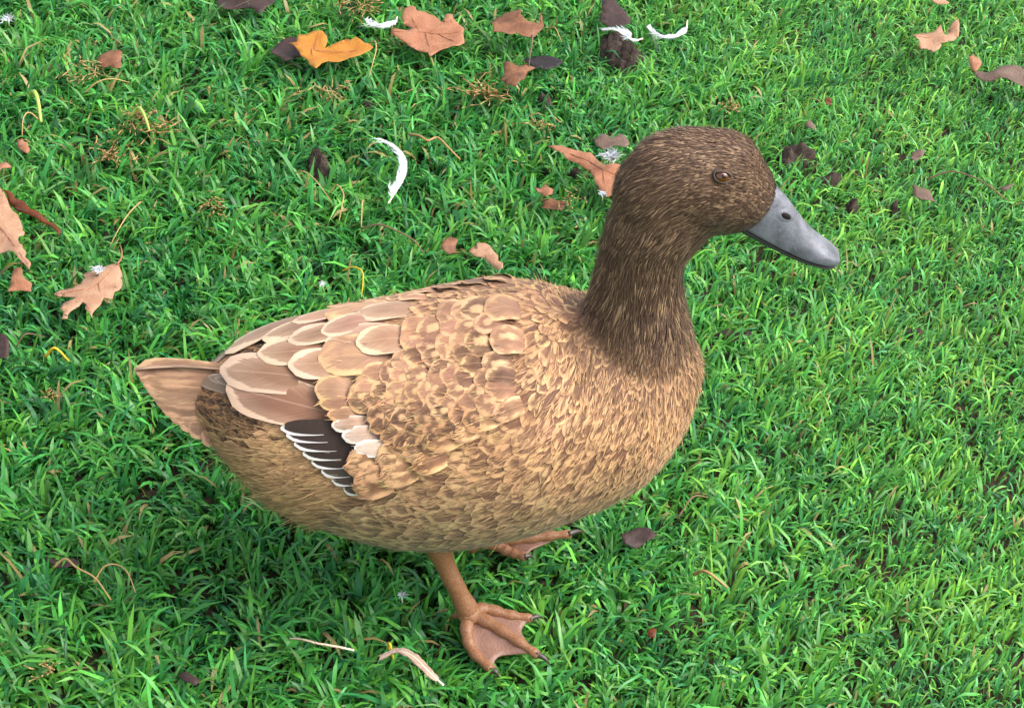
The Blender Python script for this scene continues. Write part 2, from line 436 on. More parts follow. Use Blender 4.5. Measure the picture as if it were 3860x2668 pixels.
# fine plumage: hair-like feathers on head and neck, loose barbs on the body
def strips(name, P, N, Fd, L, W, lift, cols, parent, mat, taper=.25):
    n = len(P); side = np.cross(N, Fd); side /= np.linalg.norm(side, axis=1)[:, None] + 1e-9
    lv = 4; V = np.zeros((n, lv * 2, 3)); C = np.ones((n, lv * 2, 4))
    for i in range(lv):
        v = i / (lv - 1); w = W * .5 * np.interp(v, [0, .4, 1], [.7, 1, taper])
        c = P + Fd * (L * v)[:, None] + N * (lift * (math.sin(v * 1.9)) - (L * v) ** 2 * 9.0 * .5)[:, None]
        V[:, i * 2] = c - side * w[:, None]; V[:, i * 2 + 1] = c + side * w[:, None]
    C[:, :, :3] = cols[:, None, :]
    base = (np.arange(n) * lv * 2)[:, None, None]
    f = np.array([[i * 2, i * 2 + 1, i * 2 + 3, i * 2 + 2] for i in range(lv - 1)])[None]
    o = fast_mesh(name, V.reshape(-1, 3), (f + base).reshape(-1, 4), mat, parent, {'ca': C.reshape(-1, 4)})
    tag(o, kind='stuff'); return o

def flow_arr(P, N, sig=.02):
    d2 = ((P[:, None, :] - SPA[None]) ** 2).sum(2); w = np.exp(-(d2 - d2.min(1)[:, None]) / (2 * sig * sig))
    T = (w[:, :, None] * STA[None]).sum(1); T -= N * (T * N).sum(1)[:, None]; T /= np.linalg.norm(T, axis=1)[:, None] + 1e-9
    return T, (w * SPT[None]).sum(1) / w.sum(1)
P_, N_ = surf_points(300000)
T_, tt = flow_arr(P_, N_)
ec = cast(1628 * Q, 398 * Q); _, en = nearest(ec)
EA = np.array(ec); EB = EA * np.array((1, -1, 1))
k = (tt < 6.75 + rng.normal(0, .18, len(tt))) & ~((tt < .35)) & (np.linalg.norm(P_ - EA, axis=1) > .0062) & (np.linalg.norm(P_ - EB, axis=1) > .0062)
uvq = CAMN = np.array([q_of(Vector(p)) for p in P_[k]]); kk = np.where(k)[0]; kk = kk[~((uvq[:, 0] + rng.normal(0, 14, len(uvq)) < 1322) & (uvq[:, 1] > 560))]
P1, N1, T1, t1 = P_[kk], N_[kk], T_[kk], tt[kk]
nn = np.array([noise.noise(Vector(p) * 300) for p in P1]); n2_ = np.array([noise.noise(Vector(p) * 60) for p in P1])
# streaks: stretched noise along the flow
st = np.array([noise.noise(Vector((float(p @ np.cross(n, t_)) * 760, float(p @ t_) * 150, float(p[1]) * 30))) for p, n, t_ in zip(P1, N1, T1)])
T1 = T1 + rng.normal(0, .10, T1.shape) + np.cross(N1, T1) * (n2_ * .35)[:, None]; T1 /= np.linalg.norm(T1, axis=1)[:, None]
u_ = rng.random(len(P1))
dk = np.array(lin(80, 59, 47)); md_ = np.array(lin(110, 84, 65)); bf = np.array(lin(158, 129, 100))
cw = np.clip(.45 + st * 1.0 + n2_ * .35 + rng.normal(0, .18, len(P1)), 0, 1)[:, None]
cols = dk * (1 - cw) + md_ * cw
hb = (st + rng.normal(0, .12, len(P1)) > .26)[:, None]
cols = np.where(hb, bf * rng.uniform(.75, 1.1, (len(P1), 1)), cols)
nb = np.clip((t1 - 6.2) / .5, 0, 1)[:, None]; cols = cols * (1 - nb * .45) + np.array(BUFF2) * nb * .45 * (0.6 + .7 * hb)
face = t1 < 2.2
Ls = np.where(t1 < 1.15, .0026, np.where(face, .0044, .0080)) * rng.uniform(.75, 1.3, len(P1)); Ls = np.where(t1 > 4, Ls * 1.25, Ls)
hp = strips('head_plumage', P1, N1, T1, Ls, rng.uniform(.0003, .0007, len(P1)), rng.uniform(.0005, .0015, len(P1)) * np.where(t1 < 1.15, .5, 1), cols, duck, MS)
hp['label'] = 'fine dark brown hair-like feathers with buff streaks on head and neck'
print('head strips', len(P1))
rows = []
for p, n, fl, L, W, cb, lift, ca in BARB:
    side = n.cross(fl).normalized()
    for _ in range(7):
        a = random.uniform(-.42, .42); v0 = random.uniform(.12, .5) - abs(a) * .35
        q, nn_ = nearest(p + fl * (L * v0) + side * (W * a)); k_ = random.uniform(.72, 1.08); cc = cb if abs(a) > .22 or random.random() < .4 else ca
        d_ = fl + side * (a * .5 + random.gauss(0, .07)); rows.append((*(q + nn_ * (.0008 + lift * .7)), *nn_, *d_.normalized(), L * random.uniform(.18, .36), *(c * k_ for c in cc)))
ku = np.where(pip(*np.array([q_of(Vector(p)) for p in P_[:60000]]).T, UNDER))[0]
for i in rng.choice(ku, min(3200, len(ku)), replace=False):
    d_ = T_[i] + np.array((0, 0, -.35)) + rng.normal(0, .22, 3); d_ /= np.linalg.norm(d_); k_ = random.random()
    rows.append((*(P_[i] + N_[i] * .002), *N_[i], *d_, random.uniform(.009, .018), *mixc(lin(124, 92, 66), lin(206, 166, 122), k_)))
rows = np.array(rows); m_ = len(rows)
strips('feather_barbs', rows[:, 0:3], rows[:, 3:6], rows[:, 6:9], rows[:, 9], rng.uniform(.00028, .0006, m_), rng.uniform(.0002, .0010, m_), rows[:, 10:13], duck, MS)
k = np.where((tt > 6.6))[0]; k = rng.choice(k, 5000, replace=False)
P2, N2, T2 = P_[k], N_[k], T_[k]
T2 = T2 + rng.normal(0, .16, T2.shape); T2 /= np.linalg.norm(T2, axis=1)[:, None]
sx_ = np.array([noise.noise(Vector(p) * 110) for p in P2])
cw = np.clip(.62 + sx_ * 1.1 + rng.normal(0, .2, len(k)), 0, 1)[:, None]
c2 = np.array(BROWN) * (1 - cw) + np.array(BUFF) * cw
qx = np.array([q_of(Vector(p)) for p in P2])
un = pip(qx[:, 0], qx[:, 1], UNDER) ; rp = pip(qx[:, 0], qx[:, 1], RUMP); wg = pip(qx[:, 0], qx[:, 1], WING)
c2[un] = (np.array(lin(130, 96, 68)) * (1 - cw) + np.array(lin(206, 166, 120)) * cw)[un]
c2[rp] *= .45
keep = ~(wg & (qx[:, 0] < 1000))
L2 = rng.uniform(.006, .011, len(k)); L2[un] *= 1.4
strips('loose_barbs', (P2 + N2 * .0016)[keep], N2[keep], T2[keep], L2[keep], rng.uniform(.0002, .00042, len(k))[keep], rng.uniform(.0005, .0022, len(k))[keep], c2[keep], duck, MS)

# ------------------------------------------------------------------ wings: every large feather its own piece
LBARB = []
def long_feather(name, tip, root, width, base, lift, ca, cb, pr, parent, nv=12, nu=5, mirror=False, droop=.0, asym=0.0, one_edge=False):
    """tip and root measured on the near side, laid on the body surface; the other wing is its mirror image"""
    V = []; uv = []; f = []
    k_ = 0 if one_edge else 1
    tip = Vector(tip) + Vector((random.uniform(-7, 7), random.uniform(-5, 5))) * k_; root = Vector(root) + Vector((0, random.uniform(-10, 10))) * k_; width *= 1 + random.uniform(-.06, .16) * k_; d = tip - root; perp = Vector((-d.y, d.x)).normalized()
    if perp.y < 0: perp = -perp
    prof = [(0, .55), (.3, .9), (.6, 1.0), (.8, .97), (.9, .82), (.96, .55), (1.0, .16)]
    for i in range(nv):
        v = (i / (nv - 1)) ** .8; w = np.interp(v, [a for a, _ in prof], [b for _, b in prof]) * width * .5
        for j in range(nu):
            u = 2 * j / (nu - 1) - 1
            q = root + d * v + perp * (u * w + asym * width * v * v)
            p = cast(q.x, q.y)
            if p is None:
                c_ = cast(*(root + d * v * .8)); p = on_y(q.x, q.y, c_.y if c_ is not None else 0)
                loc, n = nearest(p); loc = p
            else: loc, n = nearest(p)
            rp_ = min(1, v / .6); loc = loc + n * ((min(base, .010) * .48 + max(0, base - .010) * .22 + .0014) * rp_ * rp_ * (3 - 2 * rp_) - .0022 * (1 - rp_) + lift * .5 * v - (0 if one_edge else abs(u) ** 2.2 * .0004) - droop * v * v)
            if mirror: loc = Vector((loc.x, -loc.y, loc.z))
            V.append(loc); uv.append(((u + 1) / 2 if not one_edge else .5 + .5 * max(0, u) ** 1.1, v))
    for i in range(nv - 1):
        for j in range(nu - 1):
            k_ = i * nu + j; q4 = (k_, k_ + 1, k_ + nu + 1, k_ + nu); f.append(q4[::-1] if mirror else q4)
    n_ = len(V)
    o = fast_mesh(name, np.array([tuple(x) for x in V]), np.array(f), MF, parent,
                  {'ca': np.tile((*ca, 1), (n_, 1)), 'cb': np.tile((*cb, 1), (n_, 1)), 'pr': np.tile((*pr, 1), (n_, 1))}, np.array(uv))
    if name[:4] in ('cove', 'scap', 'flan') and not one_edge:
        for _ in range(44 if name[0] == 'f' else 5):
            i_ = random.choice((7, 8, 9, 10)); j_ = random.randint(0, nu - 2); a_, b_, c_ = V[i_ * nu + j_], V[i_ * nu + j_ + 1], V[min(i_ + 1, nv - 1) * nu + j_]
            p_ = a_.lerp(b_, random.random()); d_ = (c_ - a_); nl_ = (b_ - a_).cross(d_)
            if d_.length < 1e-6 or nl_.length < 1e-10: continue
            nl_.normalize(); nl_ = nl_ if (nl_.y < 0) != mirror or nl_.z > .5 else -nl_
            mix_ = cb if (j_ in (0, nu - 2) or i_ > 9 or random.random() < .35) else ca
            LBARB.append((*(p_ + nl_ * .0003), *nl_, *(d_.normalized() + Vector((random.gauss(0, .14), random.gauss(0, .14), random.gauss(0, .14)))).normalized(), random.uniform(.003, .007), *(x * random.uniform(.75, 1.05) for x in mix_)))
    mdf = o.modifiers.new('thickness', 'SOLIDIFY'); mdf.thickness = .00025; mdf.offset = -1; mdf.use_rim = False
    return o

A_ = lambda x, y: (1150 + x * .4073, 1100 + y * .4073)
TERT = lin(134, 100, 78); TERT_L = lin(152, 116, 92)
WF = []    # name, tip, root, width, base, lift, centre, edge, (ring, edge, -)
WF += [('primary_feather', (758, 1440), (1010, 1500), 44, .0026, .0012, GREYB, lin(150, 128, 112), (0, .07)),
       ('primary_feather', (790, 1432), (1010, 1470), 36, .0032, .0012, GREYB, lin(160, 138, 120), (0, .07)),
       ('primary_feather', (822, 1440), (1010, 1480), 32, .0038, .0012, GREYB, lin(160, 138, 120), (0, .07))]
SECT = [(1070, 1612), (1090, 1636), (1118, 1668), (1150, 1702), (1182, 1734), (1218, 1768), (1256, 1800), (1300, 1836)]
SECR = [(1400, 1602), (1420, 1632), (1440, 1664), (1440, 1692), (1440, 1722), (1440, 1752), (1440, 1782), (1440, 1812)]
for i in range(7, -1, -1):
    WF.append(('secondary_feather', SECT[i], SECR[i], 58, .0012 + (7 - i) * .0008, .0010, lin(58, 43, 37) if i < 5 else lin(84, 70, 64), lin(232, 224, 220), (0, .05)))
WF += [('tertial_feather', (872, 1470), (1340, 1585), 178, .0078, .0016, lin(128, 92, 70), PALE, (0, .07)),
       ('tertial_feather', (853, 1418), (1330, 1450), 128, .0096, .0018, TERT, PALE, (0, .08)),
       ('tertial_feather', (984, 1362), (1360, 1330), 92, .0100, .0018, TERT, PALE, (0, .08)),
       ('tertial_feather', (1109, 1312), (1420, 1232), 62, .0100, .0018, TERT, PALE, (0, .08)),
       ('tertial_feather', (1220, 1278), (1500, 1200), 58, .0102, .0018, lin(146, 110, 90), PALE, (0, .07)),
       ('tertial_feather', (1100, 1392), (1450, 1380), 100, .0110, .0020, TERT_L, PALE, (0, .07)),
       ('scapular_feather', (1237, 1318), (1560, 1228), 62, .0092, .0020, lin(160, 126, 108), PALE, (0, .07)),
       ('scapular_feather', (1218, 1376), (1600, 1335), 140, .0108, .0022, TERT_L, BUFF, (.3, .14)),
       ('scapular_feather', (1346, 1322), (1650, 1280), 108, .0120, .0024, TERT_L, PALE, (0, .08))]
GC = [(1204, 1478, 84, TERT_L, BUFF), (1220, 1526, 52, TERT, BUFF), (1242, 1562, 50, lin(140, 104, 80), BUFF), (1264, 1600, 56, lin(170, 134, 112), lin(232, 214, 196)),
      (1300, 1640, 62, lin(190, 158, 138), lin(238, 226, 214)), (1350, 1682, 54, lin(206, 176, 156), lin(240, 230, 220))]
for i in range(5, -1, -1):
    x, y, w, a, b = GC[i]; WF.append(('covert_feather', (x, y), (x + 190, y - 6), w, .0104 + (5 - i) * .0004, .0016, a, b, (0, .07)))
WF += [('covert_feather', (1407, 1617), (1520, 1570), 58, .0118, .0014, BROWN_D, BUFF2, (0, .08)), ('covert_feather', (1451, 1644), (1560, 1596), 56, .0120, .0014, BROWN_D, BUFF2, (0, .08)),
       ('covert_feather', (1486, 1672), (1600, 1615), 56, .0122, .0014, BROWN_D, BUFF2, (0, .08)), ('covert_feather', (1532, 1684), (1640, 1626), 54, .0124, .0014, BROWN_D, BUFF2, (0, .08)),
       ('covert_feather', (1590, 1660), (1700, 1610), 56, .0124, .0014, BROWN_D, BUFF2, (0, .08)), ('covert_feather', (1650, 1630), (1760, 1580), 56, .0124, .0014, BROWN, BUFF2, (0, .16))]
COV = [(1340, 1420), (1500, 1395), (1700, 1390), (1830, 1340), (1880, 1440), (1820, 1540), (1720, 1610), (1580, 1680), (1470, 1690), (1380, 1600), (1320, 1520)]
SCA = [(1470, 1300), (1540, 1235), (1640, 1190), (1780, 1165), (1860, 1190), (1870, 1320), (1830, 1370), (1700, 1410), (1560, 1410), (1480, 1390)]
rw = random.Random(21)
def field_of(poly, name, dx, dy, wd, ln, drop):
    rows_ = []; y = min(p[1] for p in poly); r_ = 0
    while y < max(p[1] for p in poly):
        x = min(p[0] for p in poly) + (r_ % 2) * dx / 2
        while x < max(p[0] for p in poly):
            px, py = x + rw.uniform(-.28, .28) * dx, y + rw.uniform(-.28, .28) * dy
            if pip(px, py, poly): rows_.append((px, py))
            x += dx
        y += dy; r_ += 1
    for px, py in rows_:
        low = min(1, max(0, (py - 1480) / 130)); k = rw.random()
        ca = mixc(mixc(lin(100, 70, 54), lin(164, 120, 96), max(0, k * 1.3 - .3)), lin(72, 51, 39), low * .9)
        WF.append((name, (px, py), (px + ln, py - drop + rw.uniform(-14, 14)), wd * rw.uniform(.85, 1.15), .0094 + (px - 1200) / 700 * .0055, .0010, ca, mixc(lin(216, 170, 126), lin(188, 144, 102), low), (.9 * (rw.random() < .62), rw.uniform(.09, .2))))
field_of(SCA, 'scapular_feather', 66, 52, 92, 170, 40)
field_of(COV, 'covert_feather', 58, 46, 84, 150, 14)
for tp_, rt_, w_ in (((1326, 1508), (1500, 1500), 104), ((1400, 1494), (1570, 1474), 96), ((1478, 1590), (1640, 1560), 96), ((1630, 1560), (1790, 1520), 90)):
    WF.append(('covert_feather', tp_, rt_, w_, .0097 + (tp_[0] - 1200) / 700 * .0055, .0012, lin(84, 60, 45), BUFF, (1, .13)))
FL = [(1326, 1738, 1500, 1742, 96), (1345, 1800, 1530, 1800, 100), (1432, 1716, 1600, 1700, 86), (1530, 1698, 1700, 1668, 84), (1450, 1770, 1620, 1752, 92), (1620, 1664, 1790, 1622, 82), (1700, 1630, 1860, 1580, 80), (1560, 1740, 1720, 1706, 84),
      (1780, 1590, 1930, 1540, 76), (1860, 1560, 2000, 1500, 72)]

def shell(name, mirror, parent):
    """the wing's own padded surface under its feathers: a grid clipped to the wing outline, laid over the flank"""
    V = []; idx = {}; f = []; nx, ny = 44, 26
    poly = [(x * Q, y * Q) for x, y in WING]
    cx = sum(p[0] for p in poly) / len(poly); cy = sum(p[1] for p in poly) / len(poly)
    def rad(th):
        best = 0; dx, dy = math.cos(th), math.sin(th)
        for i in range(len(poly)):
            (x1, y1), (x2, y2) = poly[i], poly[(i + 1) % len(poly)]
            den = dx * (y2 - y1) - dy * (x2 - x1)
            if abs(den) < 1e-9: continue
            t = ((x1 - cx) * (y2 - y1) - (y1 - cy) * (x2 - x1)) / den; s = ((x1 - cx) * dy - (y1 - cy) * dx) / den
            if t > 0 and 0 <= s <= 1: best = max(best, t)
        return best
    nr, na = 9, 48
    for i in range(nr + 1):
        k_ = i / nr
        for j in range(na):
            th = 2 * math.pi * j / na; r = rad(th) * k_ * .93
            p = cast(cx + math.cos(th) * r, cy + math.sin(th) * r)
            if p is None: p = nearest(on_y(cx + math.cos(th) * r, cy + math.sin(th) * r, -.03))[0]
            loc, n = nearest(p); loc = loc + n * (-.003 + .0030 * math.sqrt(max(0, 1 - k_ ** 3)))
            if mirror: loc = Vector((loc.x, -loc.y, loc.z))
            V.append(loc)
    for i in range(nr):
        for j in range(na):
            j2 = (j + 1) % na; q4 = (i * na + j, i * na + j2, (i + 1) * na + j2, (i + 1) * na + j); f.append(q4 if not mirror else q4[::-1])
    return mesh_obj(name, V, f, m_shell, parent)
msn = NT('wing_down'); msn.base(msn.mix(msn.noise(msn.obj(), 220, 3, .6), BROWN_D, BROWN)); msn.rough(.8, .2); m_shell = msn.m
for mirror in (False, True):
    w_ = shell('wing', mirror, duck)
    for nm, tip, root, wd, bs, lf, ca, cb, pr in WF:
        if mirror and ((tip[1] < 1300 and tip[0] > 1380) or (tip[1] < 1380 and tip[0] > 1500)): continue
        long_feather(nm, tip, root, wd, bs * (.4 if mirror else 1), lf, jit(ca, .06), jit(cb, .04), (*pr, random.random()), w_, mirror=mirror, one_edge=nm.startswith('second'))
    for x1, y1, x2, y2, wd in FL:
        long_feather('flank_feather', (x1, y1), (x2, y2), wd * 1.15, .0108, .0016, jit(lin(124, 88, 64), .14), jit(BUFF, .1), (1.0 * (random.random() > .3), .36, random.random()), duck, mirror=mirror)

lb_ = np.array(LBARB)
strips('wing_barbs', lb_[:, 0:3], lb_[:, 3:6], lb_[:, 6:9], lb_[:, 9], rng.uniform(.0003, .0007, len(lb_)), rng.uniform(.0002, .0008, len(lb_)), lb_[:, 10:13], duck, MS)

# ------------------------------------------------------------------ tail
tm = NT('tail_base'); tm.base(tm.mix(tm.noise(tm.obj(), 120), lin(150, 112, 88), lin(120, 88, 66))); tm.rough(.7, .2)
tb = qy(470, 885)
V, Fc = loft([(qy(550, 895), Vector((0, .026, 0)), Vector((0, 0, .014))), (qy(490, 876), Vector((0, .017, 0)), Vector((0, 0, .009))), (qy(430, 860), Vector((0, .010, 0)), Vector((0, 0, .005))), (qy(380, 850), Vector((0, .005, 0)), Vector((0, 0, .002)))])
tail = mesh_obj('tail', V, Fc, tm.m, duck)
TIPS = [(506, 1392, -.001), (514, 1406, -.004), (526, 1426, -.007), (540, 1448, -.010), (556, 1470, -.0125), (578, 1500, -.015), (602, 1528, -.018), (632, 1556, -.0205), (668, 1582, -.023), (708, 1606, -.026), (760, 1632, -.029)]
def tail_feather(tip, root, width, ca, cb, pr, z_arch, sgn=-1):
    V = []; uv = []; f = []; nv, nu = 10, 5
    d = tip - root; side = Vector((0, 1, .85 * -sgn)); side -= d * (side.dot(d) / d.dot(d)); side.normalize(); up = side.cross(d).normalized(); up = up if up.z > 0 else -up
    prof = [(0, .45), (.4, .85), (.75, 1), (.88, .85), (.96, .5), (1, .12)]
    for i in range(nv):
        v = i / (nv - 1); w = np.interp(v, [a for a, _ in prof], [b for _, b in prof]) * width / 2
        for j in range(nu):
            u = 2 * j / (nu - 1) - 1
            V.append(root + d * v + side * w * u + up * (z_arch * math.sin(v * math.pi) - .0018 * u * u)); uv.append(((u + 1) / 2, v))
    for i in range(nv - 1):
        for j in range(nu - 1):
            k_ = i * nu + j; f.append((k_, k_ + 1, k_ + nu + 1, k_ + nu))
    n_ = len(V)
    o = fast_mesh('tail_feather', np.array([tuple(x) for x in V]), np.array(f), MF, tail, {'ca': np.tile((*ca, 1), (n_, 1)), 'cb': np.tile((*cb, 1), (n_, 1)), 'pr': np.tile((*pr, 1), (n_, 1))}, np.array(uv))
    mdf = o.modifiers.new('thickness', 'SOLIDIFY'); mdf.thickness = .0003; mdf.use_rim = False
for s in (-1, 1):
    for i, (u, v, y) in enumerate(TIPS):
        tip = on_y(u, v, y); root = qy(515, 858); root.y = y * .85; root.z += .010 - .0036 * i
        if s > 0: tip.y *= -1; root.y *= -1
        tail_feather(tip, root, .0155, jit(lin(112, 84, 66), .3), jit(lin(178, 142, 110), .12), (.6, .16, random.random()), .002, s)

# ------------------------------------------------------------------ bill
bmn = NT('bill'); ob = bmn.obj()
nA = bmn.noise(ob, 75, 6, .7); nB = bmn.noise(ob, 420, 3, .6)
cbill = bmn.mix(bmn.smooth(nA, .3, .7), lin(80, 82, 89), lin(118, 120, 130)); cbill = bmn.mix(bmn.smooth(nB, .62, .8), cbill, lin(150, 150, 154))
nC = bmn.noise(ob, 190, 4, .6); cbill = bmn.mix(bmn.math('MULTIPLY', bmn.smooth(nC, .58, .72), .55), cbill, lin(74, 72, 76))
bmn.base(cbill); bmn.rough(bmn.math('MULTIPLY_ADD', nC, .3, .3), .45); bmn.bump(bmn.math('ADD', nB, nA), .3, .0009)
mbd = NT('bill_dark'); mbd.base(lin(58, 54, 56)); mbd.rough(.5, .4)
# rings: along a line in the middle plane; up = half height above the mouth line, hw = half width
BILL = [(1655, 475, .0290, .0128), (1690, 495, .0275, .0124), (1720, 513, .0245, .0118), (1750, 530, .0205, .0114), (1780, 545, .0165, .0114), (1810, 558, .0125, .0118), (1835, 566, .0096, .0122), (1858, 573, .0072, .0116), (1876, 579, .0050, .0094), (1886, 582.5, .0034, .0066), (1891, 585, .0016, .0034)]
bp = [qy(x, y) for x, y, *_ in BILL]
V = []; Fc = []; ns = 28
for i, (x, y, h, w) in enumerate(BILL):
    t = (bp[min(i + 1, len(bp) - 1)] - bp[max(i - 1, 0)]).normalized(); n = Vector((-t.z, 0, t.x))
    if n.z < 0: n = -n
    for k_ in range(ns):
        th = 2 * math.pi * k_ / ns; c, s = math.cos(th), math.sin(th)
        if s >= 0:
            fl_ = i / (len(BILL) - 1); e_ = .9 - .25 * fl_
            hh = h * (abs(s) ** e_); ww = w * math.copysign(abs(c) ** .85, c)
            if fl_ > .45: hh += .0013 * math.exp(-((abs(c) - .88) / .10) ** 2) * (fl_ - .45) * 2   # raised rim towards the tip
        else: hh = -.0022 * abs(s) ** .6; ww = w * c
        V.append(bp[i] + n * hh + Vector((0, ww, 0)))
for i in range(len(BILL) - 1):
    for k_ in range(ns):
        k2 = (k_ + 1) % ns; Fc.append((i * ns + k_, i * ns + k2, (i + 1) * ns + k2, (i + 1) * ns + k_))
Fc.append(tuple(range(ns))[::-1]); Fc.append(tuple((len(BILL) - 1) * ns + k_ for k_ in range(ns)))
ubill = mesh_obj('upper_bill', V, Fc, bmn.m, duck); sm = ubill.modifiers.new('s', 'SUBSURF'); sm.levels = 1; sm.render_levels = 1
bill_bvh = BVHTree.FromPolygons(V, Fc)
V = []; Fc = []; LB = BILL[:-1]
for i, (x, y, h, w) in enumerate(LB):
    t = (bp[min(i + 1, len(bp) - 1)] - bp[max(i - 1, 0)]).normalized(); n = Vector((-t.z, 0, t.x)); n = n if n.z > 0 else -n
    for k_ in range(16):
        th = 2 * math.pi * k_ / 16
        V.append(bp[i] + n * (-.0034 + .0024 * math.sin(th) * (1.4 - i * .08)) + Vector((0, w * .9 * math.cos(th), 0)))
for i in range(len(LB) - 1):
    for k_ in range(16):
        k2 = (k_ + 1) % 16; Fc.append((i * 16 + k_, i * 16 + k2, (i + 1) * 16 + k2, (i + 1) * 16 + k_))
Fc.append(tuple(range(16))[::-1]); Fc.append(tuple((len(LB) - 1) * 16 + k_ for k_ in range(16)))
mesh_obj('lower_bill', V, Fc, mbd.m, duck)
mno = NT('nostril_dark'); mno.base(lin(28, 22, 20)); mno.rough(.7, .2)
hit = bill_bvh.ray_cast(CAM, ray(1772 * Q, 487 * Q))
if hit[0] is not None:
    for s in (1, -1):
        c = hit[0].copy(); n = hit[1].copy(); ax = (bp[4] - bp[2]).normalized(); ax -= n * ax.dot(n); ax.normalize(); ay = n.cross(ax)
        for nm, r1, r2, hgt, mm in (('nostril_rim', .0070, .0040, .0005, bmn.m), ('nostril', .0052, .0025, .0009, mno.m)):
            V = [c + n * hgt * 1.2]; Fc = []
            for rr, hz in ((.6, hgt), (1.0, -.0004)):
                for k_ in range(20):
                    th = 2 * math.pi * k_ / 20; V.append(c + ax * r1 * rr * math.cos(th) + ay * r2 * rr * math.sin(th) + n * hz)
            for k_ in range(20):
                k2 = (k_ + 1) % 20; Fc += [(0, 1 + k_, 1 + k2), (1 + k_, 21 + k_, 21 + k2, 1 + k2)]
            if s < 0: V = [Vector((v.x, -v.y, v.z)) for v in V]; Fc = [x[::-1] for x in Fc]
            mesh_obj(nm, V, Fc, mm, ubill)

# ------------------------------------------------------------------ eyes
mi = NT('iris'); mi.base(mi.mix(mi.noise(mi.obj(), 900), lin(104, 52, 20), lin(70, 36, 16))); mi.rough(.08, .6); mi.b.inputs['Coat Weight'].default_value = 1
mp = NT('pupil'); mp.base(lin(14, 10, 9)); mp.rough(.05, .6)
ml = NT('eyelid'); ml.base(lin(78, 66, 58)); ml.rough(.6, .3)
def sphere(name, c, r, mat, parent, scale=(1, 1, 1), rot=None, seg=20, rings_=12):
    bm = bmesh.new(); bmesh.ops.create_uvsphere(bm, u_segments=seg, v_segments=rings_, radius=r)
    me = bpy.data.meshes.new(name); bm.to_mesh(me); bm.free(); me.polygons.foreach_set('use_smooth', [True] * len(me.polygons)); me.materials.append(mat)
    M = Matrix.Diagonal((*scale, 1)); M = (rot.to_4x4() if rot else Matrix()) @ M
    me.transform(M); me.transform(Matrix.Translation(c))
    o = bpy.data.objects.new(name, me); col.objects.link(o); o.parent = parent; return o
for s in (-1, 1):
    c = Vector((ec.x, ec.y * (1 if s < 0 else -1), ec.z)); n = Vector((en.x, en.y * (1 if s < 0 else -1), en.z))
    c += n * .0004
    eye = sphere('eye', c - n * .0014, .0046, mi.m, duck)
    sphere('pupil', c + n * .0017, .0021, mp.m, eye, scale=(1, .75, 1))
    fw_ = Vector((1, 0, -.28)); fw_ -= n * fw_.dot(n); fw_.normalize(); up_ = n.cross(fw_); up_ = up_ if up_.z > 0 else -up_
    pts = []
    for k_ in range(25):
        th = 2 * math.pi * k_ / 24; a = .0052 * math.cos(th); b = .0034 * math.sin(th)
        pts.append(c + n * (.0016 - .00035 * abs(math.cos(th)) * 3) + fw_ * a + up_ * (b + .0001))
    V, Fc = tube_data(pts, .0006, 8, False); mesh_obj('eyelid', V, Fc, ml.m, eye)
    # upper lid, a hood over the top of the eye
    V = []; Fc = []
    for i in range(5):
        for k_ in range(13):
            th = math.pi * k_ / 12; rr = 1.0 + i * .16
            V.append(c + fw_ * (.0050 * rr * math.cos(th)) + up_ * (.0026 * rr * math.sin(th) + .0004) + n * (.0026 * math.sin(th) * (1 - i * .22) - .0005 * i + .0005))
    for i in range(4):
        for k_ in range(12): a = i * 13 + k_; Fc.append((a, a + 1, a + 14, a + 13))
    mesh_obj('upper_lid', V, Fc, ml.m, eye)

# ------------------------------------------------------------------ legs and feet
mleg = NT('leg_skin'); ol = mleg.obj(); vo = mleg.new('ShaderNodeTexVoronoi'); vo.inputs['Scale'].default_value = 900; mleg.l.new(ol, vo.inputs['Vector'])
nl = mleg.noise(ol, 90, 4, .6)
cl = mleg.mix(nl, lin(126, 88, 62), lin(154, 114, 84)); cl = mleg.mix(mleg.smooth(vo.outputs['Distance'], .35, .7), cl, lin(128, 84, 54))
mleg.base(cl); mleg.rough(.45, .4); mleg.bump(vo.outputs['Distance'], .25, -.0005)
mweb = NT('web_skin'); ow = mweb.obj(); vw = mweb.new('ShaderNodeTexVoronoi'); vw.inputs['Scale'].default_value = 800; mweb.l.new(ow, vw.inputs['Vector'])
cw_ = mweb.mix(mweb.noise(ow, 60, 4, .6), lin(120, 86, 70), lin(156, 120, 106))
mweb.base(cw_); mweb.rough(.42, .45); mweb.bump(vw.outputs['Distance'], .4, -.0006); mweb.translucent(cw_, .12)
mclaw = NT('claw'); mclaw.base(lin(64, 54, 50)); mclaw.rough(.35, .5)
